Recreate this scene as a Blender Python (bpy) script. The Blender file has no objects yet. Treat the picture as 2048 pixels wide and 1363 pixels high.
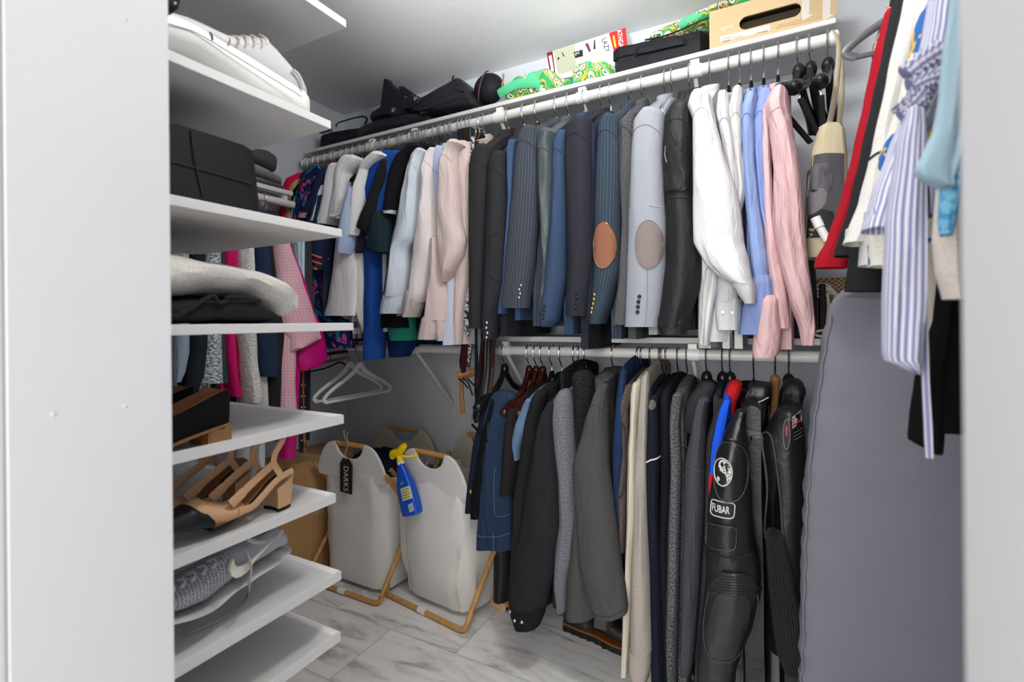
import bpy, bmesh, math, random
from mathutils import Vector, Matrix, noise

C = bpy.context.scene.collection
SC = bpy.context.scene

# ------------------------------------------------------------------ camera
YAW = math.atan2(529, 984); ROLL = 0.0095; F = 984.0; CX = 1024.0; HY = 641.0; EYE = 1.2
FWD = Vector((-math.sin(YAW), math.cos(YAW), 0)); RGT = Vector((math.cos(YAW), math.sin(YAW), 0)); UP = Vector((0, 0, 1))
cr, sr = math.cos(ROLL), math.sin(ROLL)
cam_d = bpy.data.cameras.new('camera'); cam = bpy.data.objects.new('camera', cam_d); C.objects.link(cam)
cam_d.sensor_width = 36; cam_d.lens = F / 2048 * 36; cam_d.clip_start = 0.02
cam_d.shift_y = -(681.5 - HY) / 2048
_r = RGT * cr - UP * sr; _u = UP * cr + RGT * sr
cam.matrix_world = Matrix(((_r.x, _u.x, -FWD.x, 0), (_r.y, _u.y, -FWD.y, 0), (_r.z, _u.z, -FWD.z, EYE), (0, 0, 0, 1)))
cam_d.dof.use_dof = True; cam_d.dof.focus_distance = 1.75; cam_d.dof.aperture_fstop = 3.2
SC.camera = cam
SC.view_settings.view_transform = 'Standard'; SC.view_settings.look = 'None'; SC.view_settings.gamma = 1
SC.view_settings.exposure = 0.50
SC.view_settings.use_curve_mapping = False

# ------------------------------------------------------------------ light
W = bpy.data.worlds.new('world'); SC.world = W; W.use_nodes = True
W.node_tree.nodes['Background'].inputs[0].default_value = (1.0, 1.0, 1.0, 1)
W.node_tree.nodes['Background'].inputs[1].default_value = 0.8
def area_light(name, loc, target, size, power, col=(1, 1, 1), sy=None):
    d = bpy.data.lights.new(name, 'AREA'); d.energy = power; d.color = col; d.size = size
    if sy: d.shape = 'RECTANGLE'; d.size_y = sy
    o = bpy.data.objects.new(name, d); C.objects.link(o); o.location = loc
    o.rotation_euler = (Vector(target) - Vector(loc)).to_track_quat('-Z', 'Y').to_euler()
    return o
area_light('doorway_fill_light', (-0.25, -1.7, 1.45), (-0.7, 1.5, .75), 1.8, 52, (1, .985, .97), 1.5)  # added soft fill behind the camera, standing in for light through the doorway

# the photographer's flash, bounced off the closet ceiling from the doorway
fd = bpy.data.lights.new('bounce_flash', 'SPOT'); fd.energy = 120; fd.spot_size = math.radians(60); fd.spot_blend = .7; fd.shadow_soft_size = .08; fd.color = (.97, .985, 1)
fo = bpy.data.objects.new('bounce_flash', fd); C.objects.link(fo); fo.location = (-.22, .10, 1.62); fo.rotation_euler = (Vector((-.55, .92, 2.4)) - fo.location).to_track_quat('-Z', 'Y').to_euler()

# ------------------------------------------------------------------ pixel -> place on a real plane (camera geometry of the photograph)
def ray(px, py):
    dx, dy = px - CX, py - HY
    u = (cr * dx - sr * dy) / F; v = (sr * dx + cr * dy) / F
    return FWD + RGT * u - UP * v
EYEV = Vector((0, 0, EYE))
def atY(px, py, Y): d = ray(px, py); return EYEV + d * (Y / d.y)
def atX(px, py, X): d = ray(px, py); return EYEV + d * (X / d.x)
def atZ(px, py, Z): d = ray(px, py); return EYEV + d * ((Z - EYE) / d.z)
def on(ax, val, px, py): return (atY if ax == 'Y' else atX if ax == 'X' else atZ)(px, py, val)

# ------------------------------------------------------------------ materials
def lin(c):
    out = []
    for v in c[:3]:
        v /= 255.0; out.append(v / 12.92 if v <= .04045 else ((v + .055) / 1.055) ** 2.4)
    return (*out, 1)
def newmat(name, col, rough=.6, metal=0, spec=.5):
    m = bpy.data.materials.new(name); m.use_nodes = True; nt = m.node_tree; b = nt.nodes['Principled BSDF']
    b.inputs['Base Color'].default_value = lin(col); b.inputs['Roughness'].default_value = rough
    b.inputs['Metallic'].default_value = metal; b.inputs['Specular IOR Level'].default_value = spec
    return m, nt, b
def N(nt, t, **kw):
    n = nt.nodes.new(t)
    for k, v in kw.items():
        if k.startswith('i_'):
            key = k[2:]; key = int(key) if key.isdigit() else key.replace('_', ' ')
            n.inputs[key].default_value = v
        else: setattr(n, k, v)
    return n
def uvmap(nt, sx, sy, sz=1, coord='UV'):
    tc = N(nt, 'ShaderNodeTexCoord'); mp = N(nt, 'ShaderNodeMapping'); mp.inputs['Scale'].default_value = (sx, sy, sz)
    nt.links.new(tc.outputs[coord], mp.inputs['Vector']); return mp.outputs['Vector']
def math_node(nt, op, a, b=None, clamp=False):
    n = N(nt, 'ShaderNodeMath', operation=op); n.use_clamp = clamp
    for i, x in enumerate((a, b)):
        if x is None: continue
        if isinstance(x, (int, float)): n.inputs[i].default_value = x
        else: nt.links.new(x, n.inputs[i])
    return n.outputs[0]
def mixc(nt, fac, a, b, mode='MIX'):
    n = N(nt, 'ShaderNodeMix', data_type='RGBA', blend_type=mode)
    for s, x in ((n.inputs[0], fac), (n.inputs[6], a), (n.inputs[7], b)):
        if isinstance(x, tuple): s.default_value = x
        elif isinstance(x, (int, float)): s.default_value = x
        else: nt.links.new(x, s)
    return n.outputs[2]
def ramp(nt, fac, stops, interp='LINEAR'):
    n = N(nt, 'ShaderNodeValToRGB'); n.color_ramp.interpolation = interp
    e = n.color_ramp.elements
    while len(e) < len(stops): e.new(.5)
    for q, (p, c) in zip(e, stops): q.position = p; q.color = c
    nt.links.new(fac, n.inputs[0]); return n.outputs[0]
def tex_noise(nt, vec, scale, detail=3, rough=.5, dist=0):
    n = N(nt, 'ShaderNodeTexNoise'); n.inputs['Scale'].default_value = scale; n.inputs['Detail'].default_value = detail
    n.inputs['Roughness'].default_value = rough; n.inputs['Distortion'].default_value = dist
    nt.links.new(vec, n.inputs['Vector']); return n.outputs['Fac']
def saw(nt, x, per, width, soft=False):       # 1 inside a stripe of relative width, period per (m)
    f = math_node(nt, 'FRACT', math_node(nt, 'DIVIDE', x, per))
    return math_node(nt, 'LESS_THAN', f, width)
def bump(nt, b, h, strength, dist, prev=None):
    n = N(nt, 'ShaderNodeBump'); n.inputs['Strength'].default_value = strength; n.inputs['Distance'].default_value = dist
    nt.links.new(h, n.inputs['Height'])
    if prev is not None: nt.links.new(prev, n.inputs['Normal'])
    nt.links.new(n.outputs['Normal'], b.inputs['Normal']); return n.outputs['Normal']
_FC = {}
def fabric(col, kind='plain', col2=(255, 255, 255), rough=.9, wr=1.0, sc=1.0, mott=.10, spec=.25, sheen=.0):
    if max(col) < 115: col = tuple(int(c * (.80 if max(col) < 80 else .87)) for c in col); spec *= .6
    if min(col) > 125: col = tuple(int(c * .93) for c in col)
    key = (col, kind, col2, rough, wr, sc, mott, spec)
    if key in _FC: return _FC[key]
    m, nt, b = newmat('%s_fabric' % kind, col, rough, 0, spec)
    uv = uvmap(nt, 1, 1); sep = N(nt, 'ShaderNodeSeparateXYZ'); nt.links.new(uv, sep.inputs[0]); u, v = sep.outputs[0], sep.outputs[1]
    base, two = lin(col), lin(col2); out = None
    if kind == 'pinstripe': out = mixc(nt, math_node(nt, 'MULTIPLY', saw(nt, u, .011 * sc, .13), .26), base, two)
    elif kind == 'stripe': out = mixc(nt, saw(nt, u, .012 * sc, .5), base, two)
    elif kind == 'hstripe': out = mixc(nt, saw(nt, v, .03 * sc, .5), base, two)
    elif kind == 'check':
        a = math_node(nt, 'ADD', saw(nt, u, .006 * sc, .3), saw(nt, v, .006 * sc, .3))
        out = mixc(nt, math_node(nt, 'MULTIPLY', a, .5), base, two)
    elif kind == 'plaid':
        a = math_node(nt, 'ADD', saw(nt, u, .03 * sc, .5), saw(nt, v, .036 * sc, .5))
        out = mixc(nt, math_node(nt, 'MULTIPLY', a, .5), base, two)
    elif kind == 'tweed':
        n1 = tex_noise(nt, uvmap(nt, 1, 1), 420 / sc, 2, .8)
        out = ramp(nt, n1, [(.40, base), (.62, two)])
    elif kind == 'boucle':
        a = math_node(nt, 'ADD', saw(nt, u, .013 * sc, .35), saw(nt, v, .013 * sc, .35))
        n1 = tex_noise(nt, uvmap(nt, 1, 1), 300, 2, .7)
        out = mixc(nt, math_node(nt, 'MULTIPLY', math_node(nt, 'ADD', math_node(nt, 'MULTIPLY', a, .35), n1), .75), base, two)
    elif kind == 'knit':
        n1 = tex_noise(nt, uvmap(nt, 1, 1.6), 150 / sc, 2, .6); out = ramp(nt, n1, [(.42, base), (.58, two)])
    elif kind == 'palm':
        n1 = tex_noise(nt, uvmap(nt, 22, 7), 2.2, 4, .6, 1.5); n2 = tex_noise(nt, uvmap(nt, 5, 4), 2.0, 2, .5)
        hue = ramp(nt, n2, [(.35, two), (.46, lin((20, 110, 140))), (.55, lin((215, 45, 130))), (.65, lin((240, 140, 130)))], 'LINEAR')
        out = mixc(nt, math_node(nt, 'GREATER_THAN', n1, .53), base, hue)
    elif kind == 'paisley':
        vo = N(nt, 'ShaderNodeTexVoronoi'); vo.inputs['Scale'].default_value = 26 * sc
        dn = N(nt, 'ShaderNodeTexNoise'); dn.inputs['Scale'].default_value = 14
        nt.links.new(uv, dn.inputs['Vector'])
        ad = N(nt, 'ShaderNodeVectorMath', operation='MULTIPLY_ADD'); ad.inputs[1].default_value = (.06, .06, .06)
        nt.links.new(dn.outputs['Color'], ad.inputs[0]); nt.links.new(uv, ad.inputs[2]); nt.links.new(ad.outputs[0], vo.inputs['Vector'])
        d = vo.outputs['Distance']
        rings = ramp(nt, d, [(0, lin((232, 70, 130))), (.13, lin((245, 230, 120))), (.22, lin((30, 120, 70))), (.28, lin((255, 250, 225))), (.40, lin((70, 190, 110))),
                             (.48, lin((150, 60, 120))), (.54, lin((205, 200, 60))), (.66, lin((60, 175, 110)))], 'CONSTANT')
        n2 = tex_noise(nt, uvmap(nt, 1, 1), 9, 2, .5)
        out = mixc(nt, math_node(nt, 'GREATER_THAN', n2, .60), rings, lin((96, 205, 150)))
    elif kind == 'floral':
        n1 = tex_noise(nt, uvmap(nt, 1, 1), 15, 3, .6, .6); n2 = tex_noise(nt, uvmap(nt, 1, 1.2), 9, 2, .5)
        flo = ramp(nt, n1, [(.36, lin((210, 170, 60))), (.42, lin((40, 95, 165))), (.60, lin((30, 80, 160))), (.66, lin((60, 130, 70)))], 'CONSTANT')
        out = mixc(nt, math_node(nt, 'GREATER_THAN', n2, .50), base, flo)
    if out is None: out = mixc(nt, 0.0, base, base)
    # slight mottling of the cloth itself
    mo = tex_noise(nt, uvmap(nt, 1, 1), 260 / sc, 2, .7)
    k = ramp(nt, mo, [(.3, (1 - mott,) * 3 + (1,)), (.7, (1 + mott,) * 3 + (1,))])
    out = mixc(nt, 1.0, out, k, 'MULTIPLY')
    nt.links.new(out, b.inputs['Base Color'])
    pr = None
    if wr > 0:
        h2 = tex_noise(nt, uvmap(nt, 11, 3.4), 1.6, 3, .55, .8); pr = bump(nt, b, h2, .55 * min(wr, 1.6), .018 * wr)
        h1 = tex_noise(nt, uvmap(nt, 40, 14), 1.5, 2, .5, .5); pr = bump(nt, b, h1, .4, .0035 * wr, pr)
    if kind in ('boucle', 'knit', 'tweed'):
        pr = bump(nt, b, tex_noise(nt, uvmap(nt, 1, 1), 330 / sc, 2, .7), .5, .0025, pr)
    if sheen: b.inputs['Sheen Weight'].default_value = sheen
    _FC[key] = m; return m
def leather(col, rough=.38, sc=1.0, wr=.6):
    m, nt, b = newmat('leather', col, rough, 0, .5)
    v = uvmap(nt, 1, 1, 1, 'Object'); pr = bump(nt, b, tex_noise(nt, v, 260 * sc, 3, .6), .25, .0012)
    bump(nt, b, tex_noise(nt, v, 16, 3, .55, .5), .5 * wr, .012, pr); return m
def wood(col, col2, sc=1.0, rough=.45):
    m, nt, b = newmat('wood', col, rough)
    n1 = tex_noise(nt, uvmap(nt, 30 * sc, 30 * sc, 4 * sc, 'Object'), 2, 4, .6, .6)
    nt.links.new(ramp(nt, n1, [(.3, lin(col)), (.7, lin(col2))]), b.inputs['Base Color']); return m
def paint(col, rough=.55, bumps=.15, spec=.3):
    m, nt, b = newmat('paint', col, rough, 0, spec)
    v = uvmap(nt, 1, 1, 1, 'Object'); n1 = tex_noise(nt, v, 3, 3, .6)
    nt.links.new(mixc(nt, 1.0, lin(col), ramp(nt, n1, [(.3, (.97, .97, .97, 1)), (.7, (1.02, 1.02, 1.02, 1))]), 'MULTIPLY'), b.inputs['Base Color'])
    if bumps: bump(nt, b, tex_noise(nt, v, 110, 3, .6), bumps, .002)
    return m
M = {}
M['wall'] = paint((214, 219, 226), .7, .25); M['ceil'] = paint((232, 232, 233), .8, .2); M['jamb'] = paint((200, 200, 202), .45, .08)
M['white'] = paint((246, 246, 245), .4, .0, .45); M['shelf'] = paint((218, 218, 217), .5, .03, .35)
M['rail'] = paint((224, 222, 218), .35, .0, .5); M['plastic_white'] = newmat('white_plastic', (238, 238, 234), .4)[0]
M['chrome'] = newmat('chrome', (190, 190, 190), .22, 1)[0]; M['steel_dark'] = newmat('dark_steel', (70, 70, 72), .3, 1)[0]
M['velvet'] = newmat('black_velvet', (14, 14, 15), .8, 0, .3)[0]; M['blackgloss'] = newmat('black_plastic', (20, 20, 21), .28)[0]
M['brownwood'] = wood((62, 22, 18), (44, 14, 12), 1, .22); M['bamboo'] = wood((214, 164, 96), (190, 136, 72), 1, .4)
M['oak'] = wood((156, 112, 70), (128, 90, 54), 1, .45); M['black'] = newmat('matte_black', (12, 12, 13), .7)[0]
M['silver'] = newmat('silver', (205, 205, 205), .25, 1)[0]; M['greyplastic'] = newmat('grey_plastic', (84, 85, 88), .4)[0]
M['brass'] = newmat('brass', (190, 150, 90), .3, 1)[0]; M['ink'] = newmat('black_ink', (22, 22, 24), .7)[0]
M['cream'] = newmat('cream_print', (228, 224, 212), .7)[0]; M['red'] = newmat('red_print', (200, 30, 38), .5)[0]
M['yellow'] = newmat('yellow_plastic', (250, 212, 0), .35)[0]; M['blue'] = newmat('blue_plastic', (16, 84, 200), .25)[0]
M['tan'] = leather((214, 172, 130), .5, 1, .15); M['tan_in'] = leather((146, 96, 58), .55, 1, .2); M['blackleather'] = leather((16, 16, 17), .45)
M['card'] = None

# ------------------------------------------------------------------ mesh tools
class MB:
    def __init__(s): s.v = []; s.f = []; s.uv = []; s.flat = set()
    def add(s, vs, fs, uvs=None, flat=False):
        o = len(s.v); s.v += [Vector(p) for p in vs]
        for i, f in enumerate(fs):
            if flat: s.flat.add(len(s.f))
            s.f.append([o + k for k in f]); s.uv.append(uvs[i] if uvs else None)
        return s
    def grid(s, P, closed=True, cap0=True, cap1=True):
        m, n = len(P), len(P[0]); vs = [p for r in P for p in r]; fs = []; uv = []
        mid = P[m // 2]; U = [0]
        for j in range(n): U.append(U[-1] + (Vector(mid[(j + 1) % n]) - Vector(mid[j])).length)
        V = [0]
        for i in range(m - 1): V.append(V[-1] + (Vector(P[i + 1][0]) + Vector(P[i + 1][n // 2]) - Vector(P[i][0]) - Vector(P[i][n // 2])).length / 2)
        for i in range(m - 1):
            for j in range(n if closed else n - 1):
                k = (j + 1) % n
                fs.append([i * n + j, i * n + k, (i + 1) * n + k, (i + 1) * n + j])
                uv.append([(U[j], V[i]), (U[j + 1], V[i]), (U[j + 1], V[i + 1]), (U[j], V[i + 1])])
        if closed and cap0: fs.append(list(range(n))[::-1]); uv.append([(0, 0)] * n)
        if closed and cap1: fs.append([(m - 1) * n + j for j in range(n)]); uv.append([(0, 0)] * n)
        return s.add(vs, fs, uv)
    def box(s, x0, x1, y0, y1, z0, z1):
        vs = [(x, y, z) for z in (z0, z1) for y in (y0, y1) for x in (x0, x1)]
        fs = [[0, 2, 3, 1], [4, 5, 7, 6], [0, 1, 5, 4], [2, 6, 7, 3], [0, 4, 6, 2], [1, 3, 7, 5]]
        ax = [(0, 1), (0, 1), (0, 2), (0, 2), (1, 2), (1, 2)]
        return s.add(vs, fs, [[(vs[k][a], vs[k][b]) for k in f] for f, (a, b) in zip(fs, ax)], True)
    def tube(s, path, rad, n=8, flat=1.0, nrm=None, closed=False):
        P = [Vector(p) for p in path]; m = len(P)
        rad = rad if isinstance(rad, (list, tuple)) else [rad] * m
        rings = []; ref = Vector(nrm) if nrm is not None else None; up = None
        for i in range(m):
            a = P[(i - 1) % m] if closed else P[max(i - 1, 0)]; b = P[(i + 1) % m] if closed else P[min(i + 1, m - 1)]
            t = (b - a).normalized() if (b - a).length > 1e-9 else Vector((0, 0, 1))
            if ref is not None: x = ref - t * ref.dot(t)
            elif up is None: x = t.orthogonal()
            else: x = up - t * up.dot(t)
            x = x.normalized() if x.length > 1e-6 else t.orthogonal().normalized(); up = x; y = t.cross(x)
            rings.append([P[i] + (x * math.cos(q) * flat + y * math.sin(q)) * rad[i] for q in [2 * math.pi * k / n for k in range(n)]])
        if closed: rings.append(rings[0])
        return s.grid(rings, True, not closed, not closed)
    def prism(s, pts, d):            # outline pts (3d) pushed along vector d
        n = len(pts); d = Vector(d); vs = [Vector(p) for p in pts] + [Vector(p) + d for p in pts]
        fs = [list(range(n))[::-1], list(range(n, 2 * n))] + [[i, (i + 1) % n, n + (i + 1) % n, n + i] for i in range(n)]
        return s.add(vs, fs, None, True)
    def ball(s, c, r, n=10, m=6, sc=(1, 1, 1)):
        c = Vector(c); R = []
        for i in range(m + 1):
            a = math.pi * (i + .02) / (m + .04); R.append([c + Vector((math.sin(a) * math.cos(2 * math.pi * j / n) * sc[0], math.sin(a) * math.sin(2 * math.pi * j / n) * sc[1], math.cos(a) * sc[2])) * r for j in range(n)])
        return s.grid(R)
    def build(s, name, mat, parent=None, bevel=0, seg=2, sub=0, sharp=40, org=None):
        o3 = ORG.get(parent.name, Vector((0, 0, 0))) if parent is not None else (Vector(org) if org is not None else None)
        if o3 is None:
            lo = [min(v[i] for v in s.v) for i in range(3)]; hi = [max(v[i] for v in s.v) for i in range(3)]
            o3 = Vector(((lo[0] + hi[0]) / 2, (lo[1] + hi[1]) / 2, lo[2]))
        me = bpy.data.meshes.new(name); me.from_pydata([tuple(v - o3) for v in s.v], [], s.f)
        ul = me.uv_layers.new(name='UVMap')
        for p, u in zip(me.polygons, s.uv):
            p.use_smooth = p.index not in s.flat
            if u:
                for li, q in zip(p.loop_indices, u): ul.data[li].uv = q
        bm = bmesh.new(); bm.from_mesh(me); bmesh.ops.recalc_face_normals(bm, faces=bm.faces); bm.to_mesh(me); bm.free()
        me.set_sharp_from_angle(angle=math.radians(sharp))
        if mat is not None: me.materials.append(mat)
        o = bpy.data.objects.new(name, me); C.objects.link(o)
        if parent is not None: o.parent = parent
        else: o.location = o3
        ORG[o.name] = o3
        if bevel:
            b = o.modifiers.new('bevel', 'BEVEL'); b.width = bevel; b.segments = seg; b.limit_method = 'ANGLE'; b.angle_limit = math.radians(35)
        if sub:
            q = o.modifiers.new('subd', 'SUBSURF'); q.levels = sub; q.render_levels = sub
        return o
ORG = {}
def thing(name, label, cat, loc=(0, 0, 0), group=None):
    o = bpy.data.objects.new(name, None); C.objects.link(o); o.location = loc; o.empty_display_size = .03
    ORG[o.name] = Vector(loc); return tag(o, label, cat, group)
def tag(o, label, cat, group=None):
    o['label'] = label; o['category'] = cat
    if group: o['group'] = group
    return o
def struct(o): o['kind'] = 'structure'; return o
def text_mesh(name, txt, size, place, mat, parent, depth=.0006, sx=1.0, bold=0):
    """lettering as real thin geometry; place(x, y) maps flat text coordinates to a point on the surface"""
    cu = bpy.data.curves.new(name, 'FONT'); cu.body = txt; cu.size = size; cu.align_x = 'CENTER'; cu.align_y = 'CENTER'; cu.offset = bold; cu.resolution_u = 3
    to = bpy.data.objects.new(name, cu); C.objects.link(to)
    dg = bpy.context.evaluated_depsgraph_get(); me = bpy.data.meshes.new_from_object(to.evaluated_get(dg))
    b = MB(); b.add([place(v.co.x * sx, v.co.y) for v in me.vertices], [list(p.vertices) for p in me.polygons])
    bpy.data.objects.remove(to); bpy.data.curves.remove(cu); bpy.data.meshes.remove(me)
    return b.build(name, mat, parent)
def crom(pts, t):
    """Catmull-Rom through scalar tuples pts keyed by index"""
    n = len(pts); i = min(int(t), n - 2); f = t - i
    p0, p1, p2, p3 = pts[max(i - 1, 0)], pts[i], pts[i + 1], pts[min(i + 2, n - 1)]
    return [.5 * (2 * b + (c - a) * f + (2 * a - 5 * b + 4 * c - d) * f * f + (3 * b - a - 3 * c + d) * f ** 3) for a, b, c, d in zip(p0, p1, p2, p3)]
def smooth_path(pts, k=6):
    return [Vector(crom([tuple(p) for p in pts], i / k)) for i in range((len(pts) - 1) * k + 1)]
def interp(rows, y):
    if y <= rows[0][0]: return rows[0][1:]
    for a, b in zip(rows, rows[1:]):
        if y <= b[0]:
            f = (y - a[0]) / (b[0] - a[0]); f = f * f * (3 - 2 * f) * .35 + f * .65
            return [p + (q - p) * f for p, q in zip(a[1:], b[1:])]
    return rows[-1][1:]

class Tube:
    """a hanging roll of cloth (sleeve, leg, skirt): rows (y, x_left, x_right[, shift towards the room]) give its width down its length on the real plane ax = val"""
    def __init__(s, rows, val, ax='Y', b=.05, pw=2.2, fold=.004, seed=0, dy=0):
        s.rows = [(r[0], r[1], r[2], (r[3] if len(r) > 3 else 0) + dy) for r in rows]; s.val = val; s.ax = ax; s.b = b; s.pw = pw; s.fold = fold; s.seed = seed
        s.dirn = Vector((0, -1, 0)) if ax == 'Y' else Vector((1, 0, 0))
    def ends(s, y):
        xl, xr, d = interp(s.rows, y); v = s.val - d if s.ax == 'Y' else s.val + d
        return on(s.ax, v, xl, y), on(s.ax, v, xr, y), xl, xr
    def shape(s, t, y, L, R):
        t = max(-1, min(1, t)); w = (R - L).length / 2
        b = min(s.b, w * 1.3 + .012); q = (1 - abs(t) ** s.pw) ** (1 / s.pw)
        return b * q
    def front(s, px, py, off=.002):
        L, R, xl, xr = s.ends(py); t = 2 * (px - xl) / (xr - xl) - 1
        return L.lerp(R, (t + 1) / 2) + s.dirn * (s.shape(t, py, L, R) + s.disp(math.acos(max(-1, min(1, t))), L.z) + off)
    def disp(s, q, z):
        if not s.fold: return 0
        return s.fold * (math.sin(3 * q + s.seed * 2.1 + 5 * z) * .6 + math.sin(7 * q + s.seed * 1.3 - 9 * z) * .35) + s.fold * 1.1 * noise.noise(Vector((q * 1.4 + s.seed, z * 9, s.seed * .7)))
    def mesh(s, mb, n=26, m=None, opening=True, top=True):
        y0, y1 = s.rows[0][0], s.rows[-1][0]; m = m or max(10, int((y1 - y0) / 9)); P = []
        for i in range(m + 1):
            y = y0 + (y1 - y0) * i / m; L, R, _, _ = s.ends(y); c = (L + R) / 2; ring = []
            k = 1.0
            for j in range(n):
                q = 2 * math.pi * j / n; t = math.copysign(abs(math.cos(q)) ** (2 / s.pw), math.cos(q))
                d = s.shape(t, y, L, R) * (1 if math.sin(q) >= 0 else -1) + s.disp(q, L.z) * math.sin(q)
                ring.append(L.lerp(R, (t + 1) / 2) + s.dirn * d)
            P.append(ring)
        if top:
            r0 = P[0]; c = sum(r0, Vector()) / n; h = min(.018, (r0[0] - r0[n // 2]).length * .3)
            P.insert(0, [c + (p - c) * .72 + Vector((0, 0, h * .8)) for p in r0]); P.insert(0, [c + (p - c) * .3 + Vector((0, 0, h * 1.15)) for p in r0])
        if opening:
            r1 = P[-1]; c = sum(r1, Vector()) / n
            P.append([c + (p - c) * .86 for p in r1]); P.append([c + (p - c) * .8 + Vector((0, 0, .025)) for p in r1])
        mb.grid(P); return s
def torso_mesh(mb, rows, yf, yb, rise, pw=3.6, fold=.006, seed=0, n=40, m=26, ax='Y'):
    """rows (z, lo, hi) from the shoulder line down: body of a garment on a hanger, deep from yf to yb, shoulders rising to the neck"""
    rows = [(-z, a, b) for z, a, b in rows]; z0, z1 = rows[0][0], rows[-1][0]; yc = (yf + yb) / 2; hb = abs(yb - yf) / 2; P = []
    def pt(x, y, z): return Vector((x, y, z)) if ax == 'Y' else Vector((y, x, z))
    for i in range(-3, m + 1):
        f = max(i, 0) / m; zz = z0 + (z1 - z0) * f; a, b = interp(rows, zz); xc, w = (a + b) / 2, (b - a) / 2
        k = (1, .82, .55, .15)[-i] if i < 0 else 1
        rs = max(0, 1 - f * 3.2); ring = []; h = n // 2
        for j in range(n):
            side = 1 if j < h else -1; s_ = -1 + 2 * ((j % h) + .5) / h if side > 0 else 1 - 2 * ((j % h) + .5) / h
            t = side * (1 - abs(s_) ** pw) ** (1 / pw)
            fo = fold * min(1, f * 2.5 + .1) * (math.sin(9 * s_ + seed + 2.2 * zz) * .7 + noise.noise(Vector((s_ * 3 + seed, zz * 4, side)))) * side
            ring.append(pt(xc + (w * t + fo) * k, yc + s_ * hb, -zz + rise * (1 - abs(s_) ** 1.5) * rs + (0 if i >= 0 else (.004 * -i))))
        P.append(ring)
    mb.grid(P)

# ------------------------------------------------------------------ the room
XL, XR, YF, YB, ZC = -2.2, .80, .32, 2.06, 2.40
YR, ZU, ZL = 1.75, 2.032, 1.080          # hanging rails: distance, upper and lower height
def sbox(name, mat, *a, bevel=0): 
    b = MB(); b.box(*a); return struct(b.build(name, mat, bevel=bevel))
def floor_mat():
    m, nt, b = newmat('marble_tile', (222, 222, 221), .28, 0, .5)
    tc = N(nt, 'ShaderNodeTexCoord'); g = N(nt, 'ShaderNodeMapping'); g.inputs['Location'].default_value = (.026, .146, 0); g.inputs['Scale'].default_value = (1, 1, 1)
    nt.links.new(tc.outputs['Object'], g.inputs['Vector'])
    br = N(nt, 'ShaderNodeTexBrick'); br.inputs['Scale'].default_value = 1; br.inputs['Brick Width'].default_value = .61; br.inputs['Row Height'].default_value = .305
    br.inputs['Mortar Size'].default_value = .0016; br.inputs['Mortar Smooth'].default_value = .1; br.offset = .5
    br.inputs['Color1'].default_value = (0, 0, 0, 1); br.inputs['Color2'].default_value = (1, 1, 1, 1); br.inputs['Mortar'].default_value = (.5, .5, .5, 1)
    nt.links.new(g.outputs[0], br.inputs['Vector'])
    off = N(nt, 'ShaderNodeVectorMath', operation='MULTIPLY_ADD'); off.inputs[1].default_value = (2.3, 1.1, 0); nt.links.new(br.outputs['Color'], off.inputs[0]); nt.links.new(tc.outputs['Object'], off.inputs[2])
    mp = N(nt, 'ShaderNodeMapping'); mp.inputs['Rotation'].default_value = (0, 0, .55); mp.inputs['Scale'].default_value = (2.0, 8.5, 1); nt.links.new(off.outputs[0], mp.inputs['Vector'])
    n1 = tex_noise(nt, mp.outputs[0], 1.3, 7, .62, 1.1)
    vein = ramp(nt, n1, [(.34, lin((176, 173, 170))), (.44, lin((224, 222, 219))), (.52, lin((238, 237, 235))), (.72, lin((243, 242, 241)))])
    col = mixc(nt, br.outputs['Fac'], vein, lin((178, 176, 172)))
    nt.links.new(col, b.inputs['Base Color']); return m
sbox('floor', floor_mat(), XL - .1, XR + .1, -2.6, YB + .1, -.06, 0)
sbox('ceiling', M['ceil'], XL - .1, XR + .1, YF - .14, YB + .1, ZC, ZC + .06)
sbox('wall_back', M['wall'], XL - .1, XR + .1, YB, YB + .1, 0, ZC)
sbox('wall_left', M['wall'], XL - .1, XL, YF - .14, YB, 0, ZC)
sbox('wall_right', M['wall'], XR, XR + .1, YF - .14, YB, 0, ZC)
DX0, DX1 = -.628, .081; DH = 2.06
b = MB(); b.box(XL, DX0, YF - .14, YF, 0, ZC); b.box(DX1, XR, YF - .14, YF, 0, ZC); b.box(DX0, DX1, YF - .14, YF, DH, ZC)
struct(b.build('wall_front', M['jamb']))
# a slim casing round the doorway on the bedroom side
b = MB(); b.box(DX0 - .075, DX0 - .004, YF - .158, YF - .14, 0, DH + .07); b.box(DX1 + .004, DX1 + .075, YF - .158, YF - .14, 0, DH + .07); b.box(DX0 - .004, DX1 + .004, YF - .158, YF - .14, DH + .004, DH + .07)
struct(b.build('trim_1', M['jamb'], bevel=.004))
# small chips and filled nail holes in the jamb
b = MB()
for px, py, r in ((251, 38, .0022), (107, 828, .0026), (250, 812, .0022), (74, 513, .0012), (223, 872, .0014)):
    c = atX(px, py, DX0); b.ball(c, r, 8, 5, (.35, 1, .8))
b.build('filled_nail_hole', M['jamb'], None); _o = bpy.data.objects['filled_nail_hole']; _o.name = 'trim_2'; struct(_o)
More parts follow.
